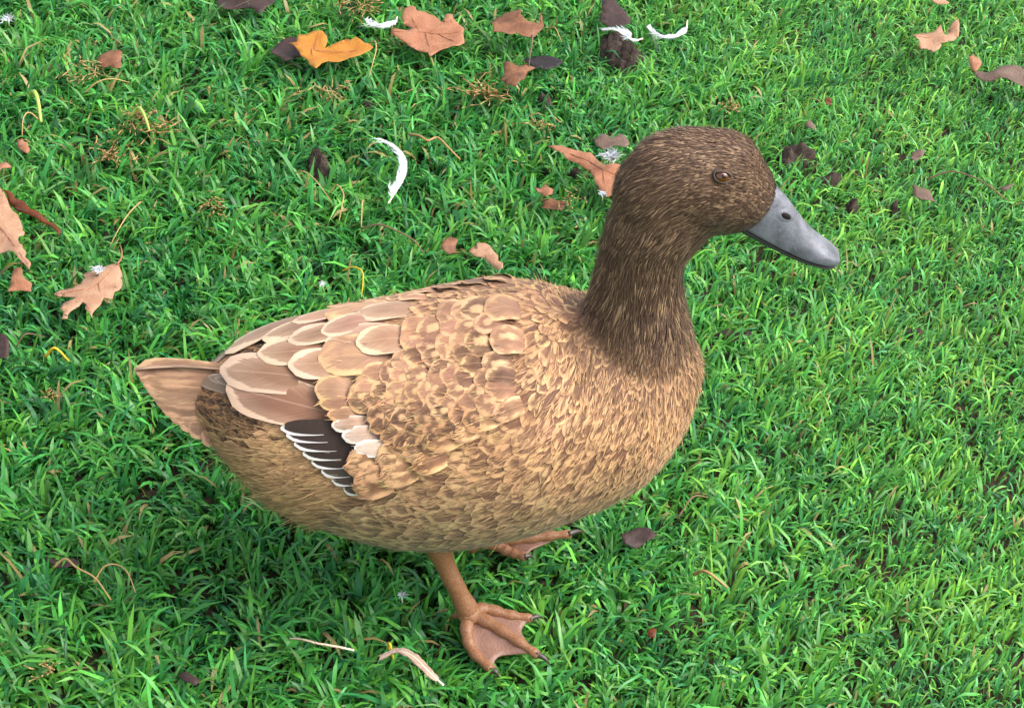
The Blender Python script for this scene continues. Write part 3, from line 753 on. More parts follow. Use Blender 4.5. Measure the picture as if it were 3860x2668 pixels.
def make_leg(ankle, knee, toes, tips):
    """knee: where the shank leaves the plumage; toes: three point lists from ankle outwards; tips: claw ends"""
    path = smooth_path(knee + [ankle], 6)
    rr = list(np.interp(np.linspace(0, 1, len(path)), [0, .35, .75, .92, 1], [.0098, .0066, .0062, .0078, .0070]))
    V, Fc = tube_data(path, rr, 14); leg = mesh_obj('leg', V, Fc, mleg.m, duck)
    sphere('joint', ankle, .0082, mleg.m, leg, scale=(1.0, 1.05, .85))
    tp = []
    for pts, ct in zip(toes, tips):
        pth = smooth_path(pts, 5); tp.append(pth); n_ = len(pth)
        r_ = [.0052 - .0024 * i / (n_ - 1) + .0005 * math.sin(i * 1.9) for i in range(n_)]
        V, Fc = tube_data(pth, r_, 10); mesh_obj('toe', V, Fc, mleg.m, leg)
        e = pth[-1]; mid = (e + ct) / 2 + Vector((0, 0, .0022))
        cp = smooth_path([e - (ct - e) * .25, mid, ct], 4); V, Fc = tube_data(cp, [.0024 * (1 - .86 * i / (len(cp) - 1)) for i in range(len(cp))], 8); mesh_obj('claw', V, Fc, mclaw.m, leg)
    V = []; Fc = []; nu = 9
    for a, b in ((0, 1), (1, 2)):
        A, B = tp[a], tp[b]; n_ = 14; b0 = len(V)
        for i in range(n_):
            v = i / (n_ - 1)
            for j in range(nu):
                u = j / (nu - 1); vv = v * (1 - .17 * math.sin(math.pi * u)) * .97
                p1 = A[0].lerp(A[-1], 0); fa = vv * (len(A) - 1); fb = vv * (len(B) - 1)
                pa = A[min(int(fa), len(A) - 2)].lerp(A[min(int(fa), len(A) - 2) + 1], fa - min(int(fa), len(A) - 2)); pb = B[min(int(fb), len(B) - 2)].lerp(B[min(int(fb), len(B) - 2) + 1], fb - min(int(fb), len(B) - 2))
                V.append(pa.lerp(pb, u) + Vector((0, 0, -.0022 * math.sin(math.pi * u) + .0008 * math.sin(u * 9 + v * 5) * v)))
        for i in range(n_ - 1):
            for j in range(nu - 1): k_ = b0 + i * nu + j; Fc.append((k_, k_ + 1, k_ + nu + 1, k_ + nu))
    web = mesh_obj('web', V, Fc, mweb.m, leg); sd = web.modifiers.new('t', 'SOLIDIFY'); sd.thickness = .0012; sd.offset = 0
    # hind toe
    back = (ankle - toes[1][-1]); back.z = 0; back.normalize()
    hp_ = [ankle + Vector((0, 0, -.002)), ankle + back * .008 + Vector((0, 0, -.006)), ankle + back * .014 + Vector((0, 0, -.012))]
    V, Fc = tube_data(smooth_path(hp_, 3), [.003, .0028, .0026, .0024, .0022, .0018, .0012], 8); mesh_obj('hind_toe', V, Fc, mleg.m, leg)
    return leg, tp
FZ = .021
fz = lambda x, y, z=FZ: on_z(x * Q, y * Q, z)
ank = fz(1058, 1382, .030)
def leg_near():
    k0 = cast(985 * Q, 1195 * Q)
    top = on_y(978 * Q, 1205 * Q, ank.y + .012); kn = [top, on_y(1003 * Q, 1270 * Q, ank.y + .008), on_y(1032 * Q, 1330 * Q, ank.y + .003)]
    toes = [[ank, fz(1052, 1425, .026), fz(1068, 1470), fz(1112, 1512, .019)],
            [ank, fz(1105, 1405, .027), fz(1160, 1440, .024), fz(1215, 1478, .020)],
            [ank, fz(1092, 1372, .028), fz(1145, 1385, .024), fz(1200, 1394, .021)]]
    tips = [fz(1126, 1527, .016), fz(1242, 1500, .015), fz(1226, 1394, .018)]
    return make_leg(ank, kn, toes, tips)
def leg_far():
    an = fz(1106, 1214, .028)
    kn = [an + Vector((-.020, -.006, .062)), an + Vector((-.012, -.003, .035)), an + Vector((-.004, 0, .012))]
    toes = [[an, fz(1128, 1232, .024), fz(1155, 1246, .022), fz(1186, 1255, .022)],
            [an, fz(1170, 1213, .026), fz(1232, 1208, .025), fz(1288, 1203, .025)],
            [an, fz(1160, 1198, .024), fz(1205, 1187, .023), fz(1250, 1178, .022)]]
    tips = [fz(1204, 1260, .018), fz(1318, 1201, .020), fz(1268, 1172, .018)]
    return make_leg(an, kn, toes, tips)
for fn in (leg_near, leg_far):
    lg, tp = fn()
    P3 = [tp[0][0]] + list(tp[0]) + [tp[1][-1]] + list(tp[2])[::-1]
    c = sum((p for p in P3), Vector()) / len(P3)
    CLEAR.append(([((p.x - c.x) * 1.06 + c.x, (p.y - c.y) * 1.06 + c.y) for p in P3], .013, 0.02)); CLEAR.append(([((p.x - c.x) * 1.06 + c.x, (p.y - c.y) * 1.06 + c.y - .016) for p in P3], .014, 0.12))

# ------------------------------------------------------------------ fallen leaves, soil, feathers and straw lying in the grass
def leaf_mat(name, c1, c2, c3, spots=.0):
    c1, c2, c3 = (tuple(x * .66 for x in c) for c in (c1, c2, c3))
    m = NT(name); o = m.obj(); n1 = m.noise(o, 62, 6, .68); n2 = m.noise(o, 300, 4, .7)
    c = m.mix(m.smooth(n1, .3, .7), c1, c2); c = m.mix(m.math('MULTIPLY', m.smooth(n2, .55, .75), .45), c, c3)
    if spots:
        v = m.new('ShaderNodeTexVoronoi'); v.inputs['Scale'].default_value = 95; m.l.new(o, v.inputs['Vector'])
        c = m.mix(m.math('MULTIPLY', m.math('SUBTRACT', 1.0, m.smooth(v.outputs['Distance'], .10, .17)), spots), c, lin(70, 48, 38))
    w = m.new('ShaderNodeTexVoronoi'); w.feature = 'DISTANCE_TO_EDGE'; w.inputs['Scale'].default_value = 330; m.l.new(o, w.inputs['Vector'])
    c = m.mix(m.math('MULTIPLY', m.math('SUBTRACT', 1.0, m.smooth(w.outputs['Distance'], .02, .09)), .16), c, c3)
    m.base(c); m.rough(.55, .35); m.bump(m.math('ADD', m.math('MULTIPLY', n2, .6), w.outputs['Distance']), .45, .0012); m.translucent(c, .18)
    return m.m
LM = {'tan': leaf_mat('leaf_tan', lin(205, 148, 112), lin(184, 122, 90), lin(128, 78, 56), .5), 'orange': leaf_mat('leaf_orange', lin(226, 158, 62), lin(216, 138, 56), lin(178, 100, 44)),
      'salmon': leaf_mat('leaf_salmon', lin(212, 152, 116), lin(192, 126, 92), lin(140, 88, 64), .25), 'brown': leaf_mat('leaf_brown', lin(176, 122, 88), lin(128, 84, 60), lin(84, 57, 44), .2),
      'dark': leaf_mat('leaf_dark', lin(92, 70, 66), lin(74, 56, 52), lin(52, 40, 36)), 'pale': leaf_mat('leaf_pale', lin(222, 176, 142), lin(198, 148, 116), lin(150, 104, 80), .8),
      'grey': leaf_mat('leaf_grey', lin(150, 124, 108), lin(124, 102, 88), lin(90, 74, 62)), 'rust': leaf_mat('leaf_rust', lin(140, 72, 34), lin(112, 56, 28), lin(80, 42, 26)),
      'slate': leaf_mat('leaf_slate', lin(66, 58, 62), lin(52, 46, 48), lin(36, 31, 30))}
def zoom(ox, oy, k): return lambda pts: [(ox + x * k, oy + y * k) for x, y in pts]
Z5 = zoom(0, 0, .564); Z6 = zoom(1300, 0, .564); Z7 = zoom(2600, 0, .564); ZS = zoom(0, 600, .5012); ZM = zoom(1000, 300, .563); ZBR = zoom(2300, 1800, .6756); ZBL = zoom(0, 1800, .563)

def fill(poly, step):
    xs = [p[0] for p in poly]; ys = [p[1] for p in poly]; pts = [Vector(p) for p in poly]; n = len(pts)
    gx, gy = np.meshgrid(np.arange(min(xs), max(xs), step), np.arange(min(ys), max(ys), step)); gx = gx.ravel() + rng.uniform(-.25, .25, gx.size) * step; gy = gy.ravel() + rng.uniform(-.25, .25, gy.size) * step
    ins = pip(gx, gy, poly)
    for x, y in zip(gx[ins], gy[ins]):
        if min((Vector((x, y)) - p).length for p in pts) > step * .5: pts.append(Vector((x, y)))
    r = delaunay_2d_cdt(pts, [], [list(range(n))], 1, 1e-6)
    return [tuple(v) for v in r[0]], [tuple(f) for f in r[2]]
def edge_dist(p, poly):
    b = 1e9
    for i in range(len(poly)):
        a, c = Vector(poly[i]), Vector(poly[(i + 1) % len(poly)]); d = c - a; t = max(0, min(1, (p - a).dot(d) / max(d.dot(d), 1e-12))); b = min(b, (a + d * t - p).length)
    return b
LEAVES = []
def leaf(label, pts, mat, z=.027, curl=.004, tilt=(0, 0), fold=0, stem=None, mid=None, name='fallen_leaf', cat='leaf', ragged=.0016, group=None, rough_edge=True):
    P = [on_z(x, y, z) for x, y in pts]; c = sum(P, Vector()) / len(P)
    poly = [(p.x - c.x, p.y - c.y) for p in P]
    out = []
    for i in range(len(poly)):                      # slightly toothed edge between the measured corners
        a, b = Vector(poly[i]), Vector(poly[(i + 1) % len(poly)]); k = max(1, int((b - a).length / .0045)); nr = Vector((-(b - a).y, (b - a).x)).normalized()
        for j in range(k): out.append(a.lerp(b, j / k) + nr * (random.uniform(-1, 1) * ragged if j else 0))
    poly = [tuple(p) for p in out]
    V2, Fc = fill(poly, .0042); sz = max(max(abs(x), abs(y)) for x, y in poly)
    fa = random.uniform(0, math.pi); fx, fy = math.cos(fa), math.sin(fa); sd = random.uniform(0, 99); V = []
    for x, y in V2:
        e = edge_dist(Vector((x, y)), poly); s = (x * fx + y * fy) / sz
        h = curl * (math.sin(s * 3.4 + sd) * .45 + noise.noise(Vector((x * 55 + sd, y * 55, sd))) * .9) + curl * .7 * max(0, 1 - e / .007) * noise.noise(Vector((x * 38, y * 38, sd + 5)))
        h += noise.noise(Vector((x * 210 + sd, y * 210, 1))) * .0008 + tilt[0] * x + tilt[1] * y + fold * abs(s) * sz * .5
        V.append((x, y, max(h, -.014)))
    base = Vector((c.x, c.y, z))
    root = mesh_obj(name, V, Fc, LM[mat])
    root.location = base; s_ = root.modifiers.new('thickness', 'SOLIDIFY'); s_.thickness = .0004
    tag(root, label, cat, group)
    bv = BVHTree.FromPolygons([Vector(v) for v in V], Fc)
    def lay(path, r, nm, lift=.0003):
        pp = []
        for x, y in path:
            q = on_z(x, y, z) - base; hit = bv.ray_cast(Vector((q.x, q.y, .1)), Vector((0, 0, -1))); pp.append(Vector((q.x, q.y, (hit[0].z if hit[0] is not None else -.002) + lift)))
        pp = smooth_path(pp, 4); V_, F_ = tube_data(pp, list(np.linspace(r, r * .4, len(pp))), 6); mesh_obj(nm, V_, F_, LM['tan' if mat in ('salmon', 'orange') else ('salmon' if mat in ('pale', 'tan') else 'grey')], root)
    for mpth in (mid or []): lay(mpth, .00042, 'vein', .0001)
    if stem: lay(stem, .0010, 'stem', .001)
    wp = [(p[0] + c.x, p[1] + c.y) for p in poly]; CLEAR.append((wp, max(z - .012, .004), .05)); return root

leaf('large flat tan maple leaf beside the curled brown leaf', Z6([(372, 120), (405, 55), (450, 45), (480, 75), (540, 70), (600, 95), (640, 140), (668, 145), (680, 85), (720, 95), (745, 135), (770, 160), (800, 200), (793, 240), (800, 290), (760, 310), (690, 322), (640, 338), (572, 370), (555, 345), (420, 300), (385, 270), (305, 225), (330, 195), (425, 208), (452, 188), (395, 160)]), 'salmon', .030, .003,
     mid=[Z6([(310, 225), (500, 215), (640, 225), (780, 220)]), Z6([(500, 215), (420, 70)]), Z6([(560, 218), (690, 110)]), Z6([(540, 217), (575, 350)]), Z6([(620, 225), (760, 295)])])
leaf('bright orange maple leaf lying over a dark purple leaf', Z5([(1990, 240), (2050, 235), (2110, 205), (2160, 225), (2185, 255), (2170, 310), (2230, 290), (2310, 260), (2380, 258), (2440, 290), (2495, 310), (2440, 345), (2380, 375), (2300, 395), (2230, 410), (2190, 402), (2150, 430), (2115, 480), (2070, 450), (2060, 405), (2000, 350), (1930, 295), (1985, 285)]), 'orange', .033, .004,
     mid=[Z5([(1940, 295), (2100, 330), (2300, 335), (2480, 312)]), Z5([(2100, 330), (2130, 220)]), Z5([(2080, 325), (2110, 465)])])
leaf('dark purple leaf tucked under the bright orange leaf', Z5([(1905, 265), (1960, 255), (2020, 290), (2080, 320), (2040, 370), (1960, 410), (1900, 420), (1850, 385), (1805, 350), (1830, 310)]), 'dark', .022, .003)
leaf('wide mauve brown leaf cut off by the far edge', Z5([(1450, -25), (1850, -25), (1830, 30), (1790, 50), (1740, 95), (1680, 60), (1600, 55), (1500, 60), (1450, 40)]), 'dark', .026, .004, mid=[Z5([(1550, 50), (1700, 5), (1800, -15)])])
leaf('curled brown leaf with a long thin stalk', Z6([(975, 160), (1010, 100), (1070, 75), (1130, 65), (1175, 75), (1190, 130), (1215, 145), (1260, 140), (1300, 140), (1310, 85), (1322, 120), (1330, 165), (1290, 200), (1240, 235), (1190, 240), (1150, 215), (1100, 245), (1050, 225), (985, 225)]), 'brown', .036, .0055, stem=Z6([(1255, 225), (1250, 290), (1240, 360), (1230, 440)]))
leaf('small crumpled tan leaf above the tangle of pale roots', Z6([(1060, 430), (1120, 445), (1160, 460), (1210, 430), (1275, 425), (1240, 460), (1210, 520), (1180, 560), (1140, 595), (1100, 570), (1030, 520), (1065, 480)]), 'brown', .036, .0055)
leaf('flat slate black wet leaf beside the small crumpled leaf', Z6([(1195, 400), (1250, 370), (1330, 365), (1400, 390), (1462, 420), (1420, 450), (1350, 472), (1280, 465), (1240, 430)]), 'slate', .020, .002)
leaf('dark wet leaf just behind the soil clod', Z6([(1715, 0), (1790, -15), (1830, 40), (1880, 80), (1915, 110), (1905, 165), (1840, 180), (1760, 160), (1700, 130), (1715, 60)]), 'dark', .026, .003)
leaf('pale tan lobed oak leaf with ragged edges, alone in bright grass', Z7([(1475, 255), (1530, 235), (1580, 200), (1640, 175), (1680, 155), (1700, 185), (1720, 210), (1745, 165), (1790, 150), (1802, 200), (1770, 250), (1720, 290), (1670, 295), (1670, 330), (1630, 350), (1580, 330), (1540, 335), (1530, 290)]), 'pale', .034, .005, mid=[Z7([(1490, 258), (1620, 250), (1790, 175)])])
leaf('long grey folded leaf near the ragged oak leaf', Z7([(1900, 460), (1960, 460), (2030, 480), (2090, 450), (2180, 455), (2270, 490), (2300, 540), (2260, 580), (2180, 570), (2120, 545), (2030, 535), (1960, 520), (1910, 490)]), 'grey', .032, .004)
leaf('small tan leaf stub at the end of the grey folded leaf', Z7([(1862, 390), (1890, 358), (1935, 390), (1948, 432), (1915, 470), (1880, 445)]), 'tan', .033, .004)
leaf('crumbled pale leaf scrap cut off by the far edge of the bright lawn', Z7([(1600, 0), (1680, -22), (1735, 10), (1720, 40), (1660, 30)]), 'pale', .030, .004)
leaf('salmon coloured lobed leaf behind the duck\'s neck', Z6([(1350, 960), (1450, 970), (1540, 1010), (1640, 1030), (1680, 1080), (1720, 1110), (1790, 1105), (1900, 1105), (1960, 1150), (1900, 1270), (1800, 1300), (1750, 1345), (1700, 1280), (1665, 1200), (1640, 1140), (1580, 1110), (1500, 1060), (1400, 1000)]), 'salmon', .032, .004, mid=[Z6([(1360, 965), (1600, 1070), (1720, 1140), (1850, 1180)]), Z6([(1720, 1140), (1750, 1330)])])
leaf('crumpled beige leaf behind the white fluff near the duck\'s head', Z6([(1660, 925), (1720, 900), (1780, 930), (1850, 910), (1905, 960), (1880, 982), (1800, 975), (1720, 992), (1680, 960)]), 'grey', .034, .004)
leaf('little tan leaf scrap above a brown scrap behind the duck', Z6([(1265, 1250), (1340, 1230), (1360, 1265), (1395, 1275), (1385, 1305), (1340, 1318), (1300, 1285)]), 'tan', .034, .004)
leaf('brown leaf scrap under the little tan leaf scrap', Z6([(1320, 1340), (1380, 1320), (1470, 1350), (1460, 1400), (1400, 1400), (1330, 1420)]), 'brown', .024, .004)
leaf('small brown leaf standing curled behind the duck\'s back', ZM([(1175, 1150), (1190, 1090), (1240, 1060), (1290, 1090), (1280, 1150), (1230, 1168)]), 'brown', .034, .005)
leaf('pale pinkish leaf touching the duck\'s back', ZM([(1360, 1160), (1420, 1130), (1410, 1100), (1470, 1105), (1520, 1150), (1560, 1190), (1590, 1265), (1540, 1258), (1470, 1200), (1400, 1185)]), 'pale', .034, .004)
leaf('big smooth tan leaf with a notched lobe beside its curled strip', ZS([(-170, 320), (-40, 240), (10, 245), (45, 300), (70, 350), (130, 400), (165, 480), (175, 560), (140, 570), (135, 600), (145, 640), (175, 690), (235, 790), (220, 825), (180, 790), (120, 730), (60, 700), (0, 690), (-80, 700), (-170, 600)]), 'pale', .040, .004, mid=[ZS([(-100, 400), (40, 560), (150, 720), (215, 800)])])
leaf('narrow curled rusty leaf strip beside the big smooth leaf', ZS([(20, 250), (70, 255), (140, 310), (190, 340), (230, 395), (330, 420), (400, 460), (440, 510), (462, 585), (430, 545), (350, 465), (260, 435), (170, 405), (110, 372), (60, 315)]), 'rust', .038, .0045, mid=[ZS([(110, 365), (200, 405), (330, 432)])])
leaf('pale lobed oak leaf with dark spots and white fluff on it', ZS([(615, 855), (700, 840), (790, 800), (850, 790), (895, 800), (920, 860), (920, 920), (900, 970), (860, 985), (845, 1040), (780, 1040), (755, 1090), (710, 1130), (695, 1195), (670, 1150), (640, 1130), (650, 1100), (625, 1085), (600, 1120), (540, 1160), (510, 1215), (470, 1225), (485, 1170), (455, 1150), (480, 1100), (540, 1060), (575, 1045), (500, 1030), (400, 1020), (450, 980), (540, 950), (600, 920), (640, 890)]), 'pale', .033, .0035,
     stem=ZS([(885, 805), (910, 740), (915, 690), (905, 640)]), mid=[ZS([(885, 805), (740, 930), (600, 1040), (480, 1200)]), ZS([(740, 930), (760, 1070)]), ZS([(690, 970), (420, 1015)])])
leaf('small tan leaf scrap beside the spotted oak leaf', ZS([(90, 870), (110, 810), (160, 810), (170, 880), (240, 920), (235, 990), (150, 965), (60, 980), (75, 920)]), 'tan', .030, .004)
leaf('small rust brown leaf half sunk in grass near dry grass', Z5([(650, 370), (690, 345), (740, 325), (800, 335), (815, 380), (810, 435), (770, 445), (730, 420), (690, 440), (665, 420)]), 'brown', .026, .004)
leaf('tiny pinkish oval leaf in open grass', Z5([(120, 940), (150, 930), (185, 960), (200, 1000), (185, 1030), (150, 1010), (120, 980)]), 'salmon', .032, .002)
leaf('curved tan leaf tip near the tiny oval leaf', Z5([(-60, 1090), (50, 1100), (80, 1115), (60, 1130), (20, 1140), (-40, 1170)]), 'tan', .034, .004)
leaf('dark shrivelled leaf near the yellow grass blade', ZS([(-30, 1330), (30, 1330), (70, 1390), (60, 1450), (10, 1470), (-40, 1440)]), 'dark', .026, .004)
leaf('dark brown leaf half hidden in grass below the duck\'s breast', ZBR([(60, 330), (140, 260), (220, 270), (260, 320), (200, 350), (140, 385), (80, 370)]), 'dark', .020, .003)
leaf('brown leaf piece in the grass near the striped feather stalk', ZBL([(1190, 1310), (1240, 1280), (1290, 1320), (1345, 1350), (1310, 1385), (1260, 1370)]), 'dark', .024, .003)
leaf('folded tan leaf in the bright grass beyond the bill', Z7([(1490, 1225), (1540, 1250), (1600, 1270), (1650, 1330), (1590, 1320), (1550, 1335), (1500, 1310)]), 'grey', .028, .005)
leaf('brown leaf bit between the duck\'s head and the folded tan leaf', Z7([(1480, 1020), (1520, 1005), (1570, 1015), (1560, 1050), (1510, 1085), (1475, 1060)]), 'grey', .022, .003)
leaf('tiny dry leaf bit behind the duck\'s crown', Z7([(768, 832), (800, 805), (838, 835), (830, 870), (790, 858)]), 'grey', .030, .003)
leaf('tiny chestnut leaf bit in open grass', Z7([(905, 670), (925, 655), (950, 668), (945, 700), (915, 702)]), 'rust', .030, .002)
leaf('small tan leaf bit right of the folded tan leaf', Z7([(2070, 1250), (2120, 1230), (2175, 1240), (2130, 1275), (2090, 1287)]), 'grey', .030, .003)
leaf('rust coloured bit of leaf sunk in bottom grass', ZBR([(205, 845), (235, 838), (258, 850), (250, 885), (212, 890)]), 'rust', .020, .002)
leaf('dark brown leaf scrap beside the dry straw stem', ZBL([(300, 500), (340, 520), (400, 545), (470, 540), (540, 580), (480, 604), (380, 606), (320, 560)]), 'dark', .014, .003)

ms_ = NT('clod'); os_ = ms_.obj(); na_ = ms_.noise(os_, 140, 8, .75); ms_.base(ms_.mix(ms_.smooth(na_, .3, .7), lin(34, 28, 25), lin(88, 74, 66))); ms_.rough(.85, .25); ms_.bump(na_, .9, .004)
def clod(label, pts, h=.014, group=None):
    P = [on_z(x, y, .012) for x, y in pts]; c = sum(P, Vector()) / len(P); poly = [(p.x - c.x, p.y - c.y) for p in P]
    V2, Fc = fill(poly, .003); rm = max(edge_dist(Vector(v), poly) for v in V2) + 1e-6; V = []
    sd = random.uniform(0, 50)
    for x, y in V2:
        e = edge_dist(Vector((x, y)), poly) / rm
        V.append((x, y, (.002 + (h + .003) * min(1, e * 1.5) ** .6 * (.75 + .5 * noise.noise(Vector((x * 130 + sd, y * 130, sd))) + .5 * noise.noise(Vector((x * 380, y * 380, sd)))) if e > 1e-4 else 0)))
    n = len(V); V += [(x, y, -.004) for x, y in V2]; Fb = [tuple(i + n for i in f[::-1]) for f in Fc]
    cnt = {}
    for f in Fc:
        for i in range(len(f)): a, b = f[i], f[(i + 1) % len(f)]; cnt[(a, b)] = 1
    side = [(b, a, a + n, b + n) for (a, b) in cnt if (b, a) not in cnt]
    o = mesh_obj('soil_clod', V, Fc + Fb + side, ms_.m); o.location = (c.x, c.y, 0); tag(o, label, 'soil', group)
    CLEAR.append(([(p[0] + c.x, p[1] + c.y) for p in poly], .006, .08))
clod('large dark soil clod in front of the dark wet leaf', Z6([(1700, 225), (1760, 218), (1850, 235), (1920, 270), (1990, 330), (2015, 370), (1975, 430), (1900, 490), (1830, 470), (1770, 420), (1690, 330)]), .018)
clod('black crumbly soil clod beside the curved white feather', Z5([(2050, 1040), (2090, 1018), (2150, 1030), (2200, 1060), (2235, 1110), (2220, 1160), (2150, 1170), (2080, 1160), (2045, 1120)]), .020)
clod('dark soil lump just behind the duck\'s forehead', Z7([(600, 960), (680, 955), (760, 970), (860, 980), (840, 1020), (740, 1040), (660, 1070), (610, 1050)]), .012)
clod('black damp soil lump beyond the bill', Z7([(1040, 1320), (1110, 1310), (1140, 1350), (1140, 1400), (1090, 1425), (1045, 1400)]), .014)
clod('small black soil lump next to the damp one beyond the bill', Z7([(1335, 1350), (1370, 1335), (1410, 1355), (1400, 1385), (1340, 1395)]), .012)
clod('dark soil patch under the pale root tangle', Z6([(1270, 620), (1340, 610), (1400, 640), (1370, 690), (1320, 700), (1290, 660)]), .010)
clod('brown soil lump between the forehead and the bill', Z7([(850, 1150), (930, 1130), (1030, 1130), (1040, 1180), (960, 1210), (870, 1215)]), .010)
clod('bare soil patch against the duck\'s breast', zoom(2600, 1000, .564)([(140, 405), (230, 400), (330, 405), (420, 400), (465, 440), (460, 470), (380, 470), (270, 475), (180, 440)]), .008)
clod('bare soil patch with a white fleck in the bright lawn', zoom(2600, 1000, .564)([(1430, 410), (1510, 390), (1580, 410), (1580, 440), (1510, 450), (1440, 440)]), .008)
clod('round brown soil crumb in the bright lawn', zoom(2600, 1000, .564)([(1990, 305), (2025, 298), (2050, 320), (2035, 345), (1995, 345)]), .014)
clod('dark soil patch behind the salmon leaf', Z6([(1490, 1110), (1560, 1095), (1640, 1140), (1630, 1170), (1540, 1160), (1500, 1140)]), .008)
clod('brown soil lump below the orange leaf', Z6([(95, 660), (150, 640), (215, 650), (215, 690), (150, 705), (100, 690)]), .010)

# ---- moulted feathers
mwf = NT('white_down'); mwf.base(lin(206, 211, 217)); mwf.rough(.6, .3); mwf.translucent(lin(206, 211, 217), .3)
mqu = NT('quill'); mqu.base(lin(222, 210, 178)); mqu.rough(.4, .4)
mst = NT('striped_vane'); mst.base(mst.mix(mst.noise(mst.obj(), 160, 3), lin(150, 118, 98), lin(196, 176, 160))); mst.rough(.6, .3)
def moulted(label, path, left, right, z=.036, n=150, mat=None, lean=.7, arch=.004, wid=.00032, jitter=.35, group=None):
    """path in photograph pixels from quill end to tip; left/right = barb length in pixels on each side"""
    P = smooth_path([on_z(x, y, z) for x, y in path], 8); c = Vector((P[0].x, P[0].y, z)); N = len(P)
    for i, p in enumerate(P): p.z += arch * math.sin(math.pi * i / (N - 1))
    root = empty('moulted_feather', c); tag(root, label, 'feather', group)
    V, Fc = tube_data([p - c for p in P], list(np.linspace(.0008, .00025, N)), 6); mesh_obj('shaft', V, Fc, mqu, root) if False else mesh_obj('shaft', V, Fc, mqu.m, root)
    V = []; Fc = []
    for i in range(n):
        t = .10 + .9 * i / n + random.uniform(0, .004); f = min(t, .999) * (N - 1); k_ = int(f); p = P[k_].lerp(P[min(k_ + 1, N - 1)], f - k_); tg = (P[min(k_ + 1, N - 1)] - P[max(k_ - 1, 0)]).normalized()
        sd = Vector((0, 0, 1)).cross(tg).normalized()
        for s, ln in ((1, left), (-1, right)):
            if ln <= 0: continue
            nzv = noise.noise(Vector((i * .11, s * 7.0, len(label)))); L = ln * PXM * 1.15 * (math.sin(min(1, t * 1.1 + .12) * math.pi * .9) * .8 + .3) * (1 + jitter * 1.1 * nzv) * random.uniform(.88, 1.08)
            le = lean * (1 + .3 * noise.noise(Vector((i * .09, s * 3.0, 5.5)))) * random.uniform(.96, 1.04); d = (tg * le + sd * s * (1.1 - le * .5)).normalized()
            q0 = p; q1 = p + d * L * .55 + Vector((0, 0, random.uniform(0, .0006))); q2 = p + (d + tg * .45).normalized() * L + Vector((0, 0, random.uniform(-.002, .0006)))
            wv = d.cross(Vector((0, 0, 1))).normalized() * wid * random.uniform(.7, 1.4); b = len(V)
            V += [q0 - wv - c, q0 + wv - c, q1 - wv - c, q1 + wv - c, q2 - c]; Fc += [(b, b + 1, b + 3, b + 2), (b + 2, b + 3, b + 4)]
    mesh_obj('vane', V, Fc, (mat or mwf).m, root); return root
moulted('long curved white feather in open grass behind the duck\'s back', Z6([(290, 1360), (330, 1310), (385, 1235), (410, 1160), (398, 1070), (330, 985), (232, 925)]), 80, 9, n=260, lean=.8, jitter=.7)
moulted('white feather beside the large tan maple leaf', Z6([(350, 115), (335, 165), (290, 200), (240, 205), (170, 180), (135, 130)]), 14, 95, n=110, jitter=.8)
moulted('curled white feather next to the large soil clod', Z6([(2290, 140), (2270, 230), (2190, 275), (2110, 270), (2050, 230), (2020, 180)]), 14, 90, n=130, jitter=.8, lean=.95)
moulted('white feather resting on the large soil clod', Z6([(1990, 260), (1930, 290), (1870, 262), (1800, 220), (1720, 205)]), 10, 75, z=.040, n=100, jitter=.8)
moulted('dull striped brown and white feather lying below the duck', [(1672, 2582), (1620, 2545), (1560, 2490), (1500, 2462), (1440, 2472)], 34, 26, n=190, mat=mst, lean=.85, jitter=.15, wid=.0007)
moulted('thin brown feather stalk in grass below the duck\'s belly', [(1335, 2450), (1270, 2447), (1200, 2440), (1140, 2420), (1095, 2405)], 10, 10, n=80, mat=mst, lean=.9, z=.032)
def fluff(label, u, v, r, n=70, z=.036):
    c = on_z(u, v, z); root = empty('down_tuft', c); tag(root, label, 'feather')
    V = []; Fc = []; main = random.uniform(0, 2 * math.pi)
    for i in range(int(n * 1.6)):
        th = main + random.gauss(0, .75) + (math.pi if random.random() < .2 else 0); el = random.uniform(-.35, .55); L = r * PXM * random.uniform(.35, 1.0); d = Vector((math.cos(th) * math.cos(el), math.sin(th) * math.cos(el), math.sin(el)))
        s = d.cross(Vector((random.random() - .5, random.random() - .5, 1))).normalized(); o0 = Vector((random.gauss(0, .3), random.gauss(0, .3), random.uniform(-.1, .25))) * r * PXM
        cu = random.gauss(0, .45); pts = [o0, o0 + d * L * .5, o0 + d * L + s * L * cu]; w = s.cross(d).normalized() * .00035 + s * .0002; b = len(V)
        for p, k_ in zip(pts, (1, 1, .4)): V += [p - w * k_, p + w * k_]
        Fc += [(b, b + 1, b + 3, b + 2), (b + 2, b + 3, b + 5, b + 4)]
    mesh_obj('barbs', V, Fc, mwf.m, root); V, Fc = tube_data([Vector((0, 0, -.008)), Vector((0, 0, .001))], .0005, 6); mesh_obj('shaft', V, Fc, mqu.m, root)
fluff('white down tuft on the salmon leaf by the duck\'s neck', 2300, 588, 46, 130, .046)
fluff('small white down wisp hanging off the salmon leaf', 2272, 728, 22, 50, .040)
fluff('white down tuft on the spotted oak leaf', 372, 1014, 30, 90, .040)
fluff('white down tuft by the bent dry stalk', 30, 72, 34, 90)
fluff('little white down wisp in open grass behind the tail', 1216, 1068, 18, 40)
fluff('grey white down wisp in shadow by the duck\'s leg', 1515, 2240, 20, 40, .03)

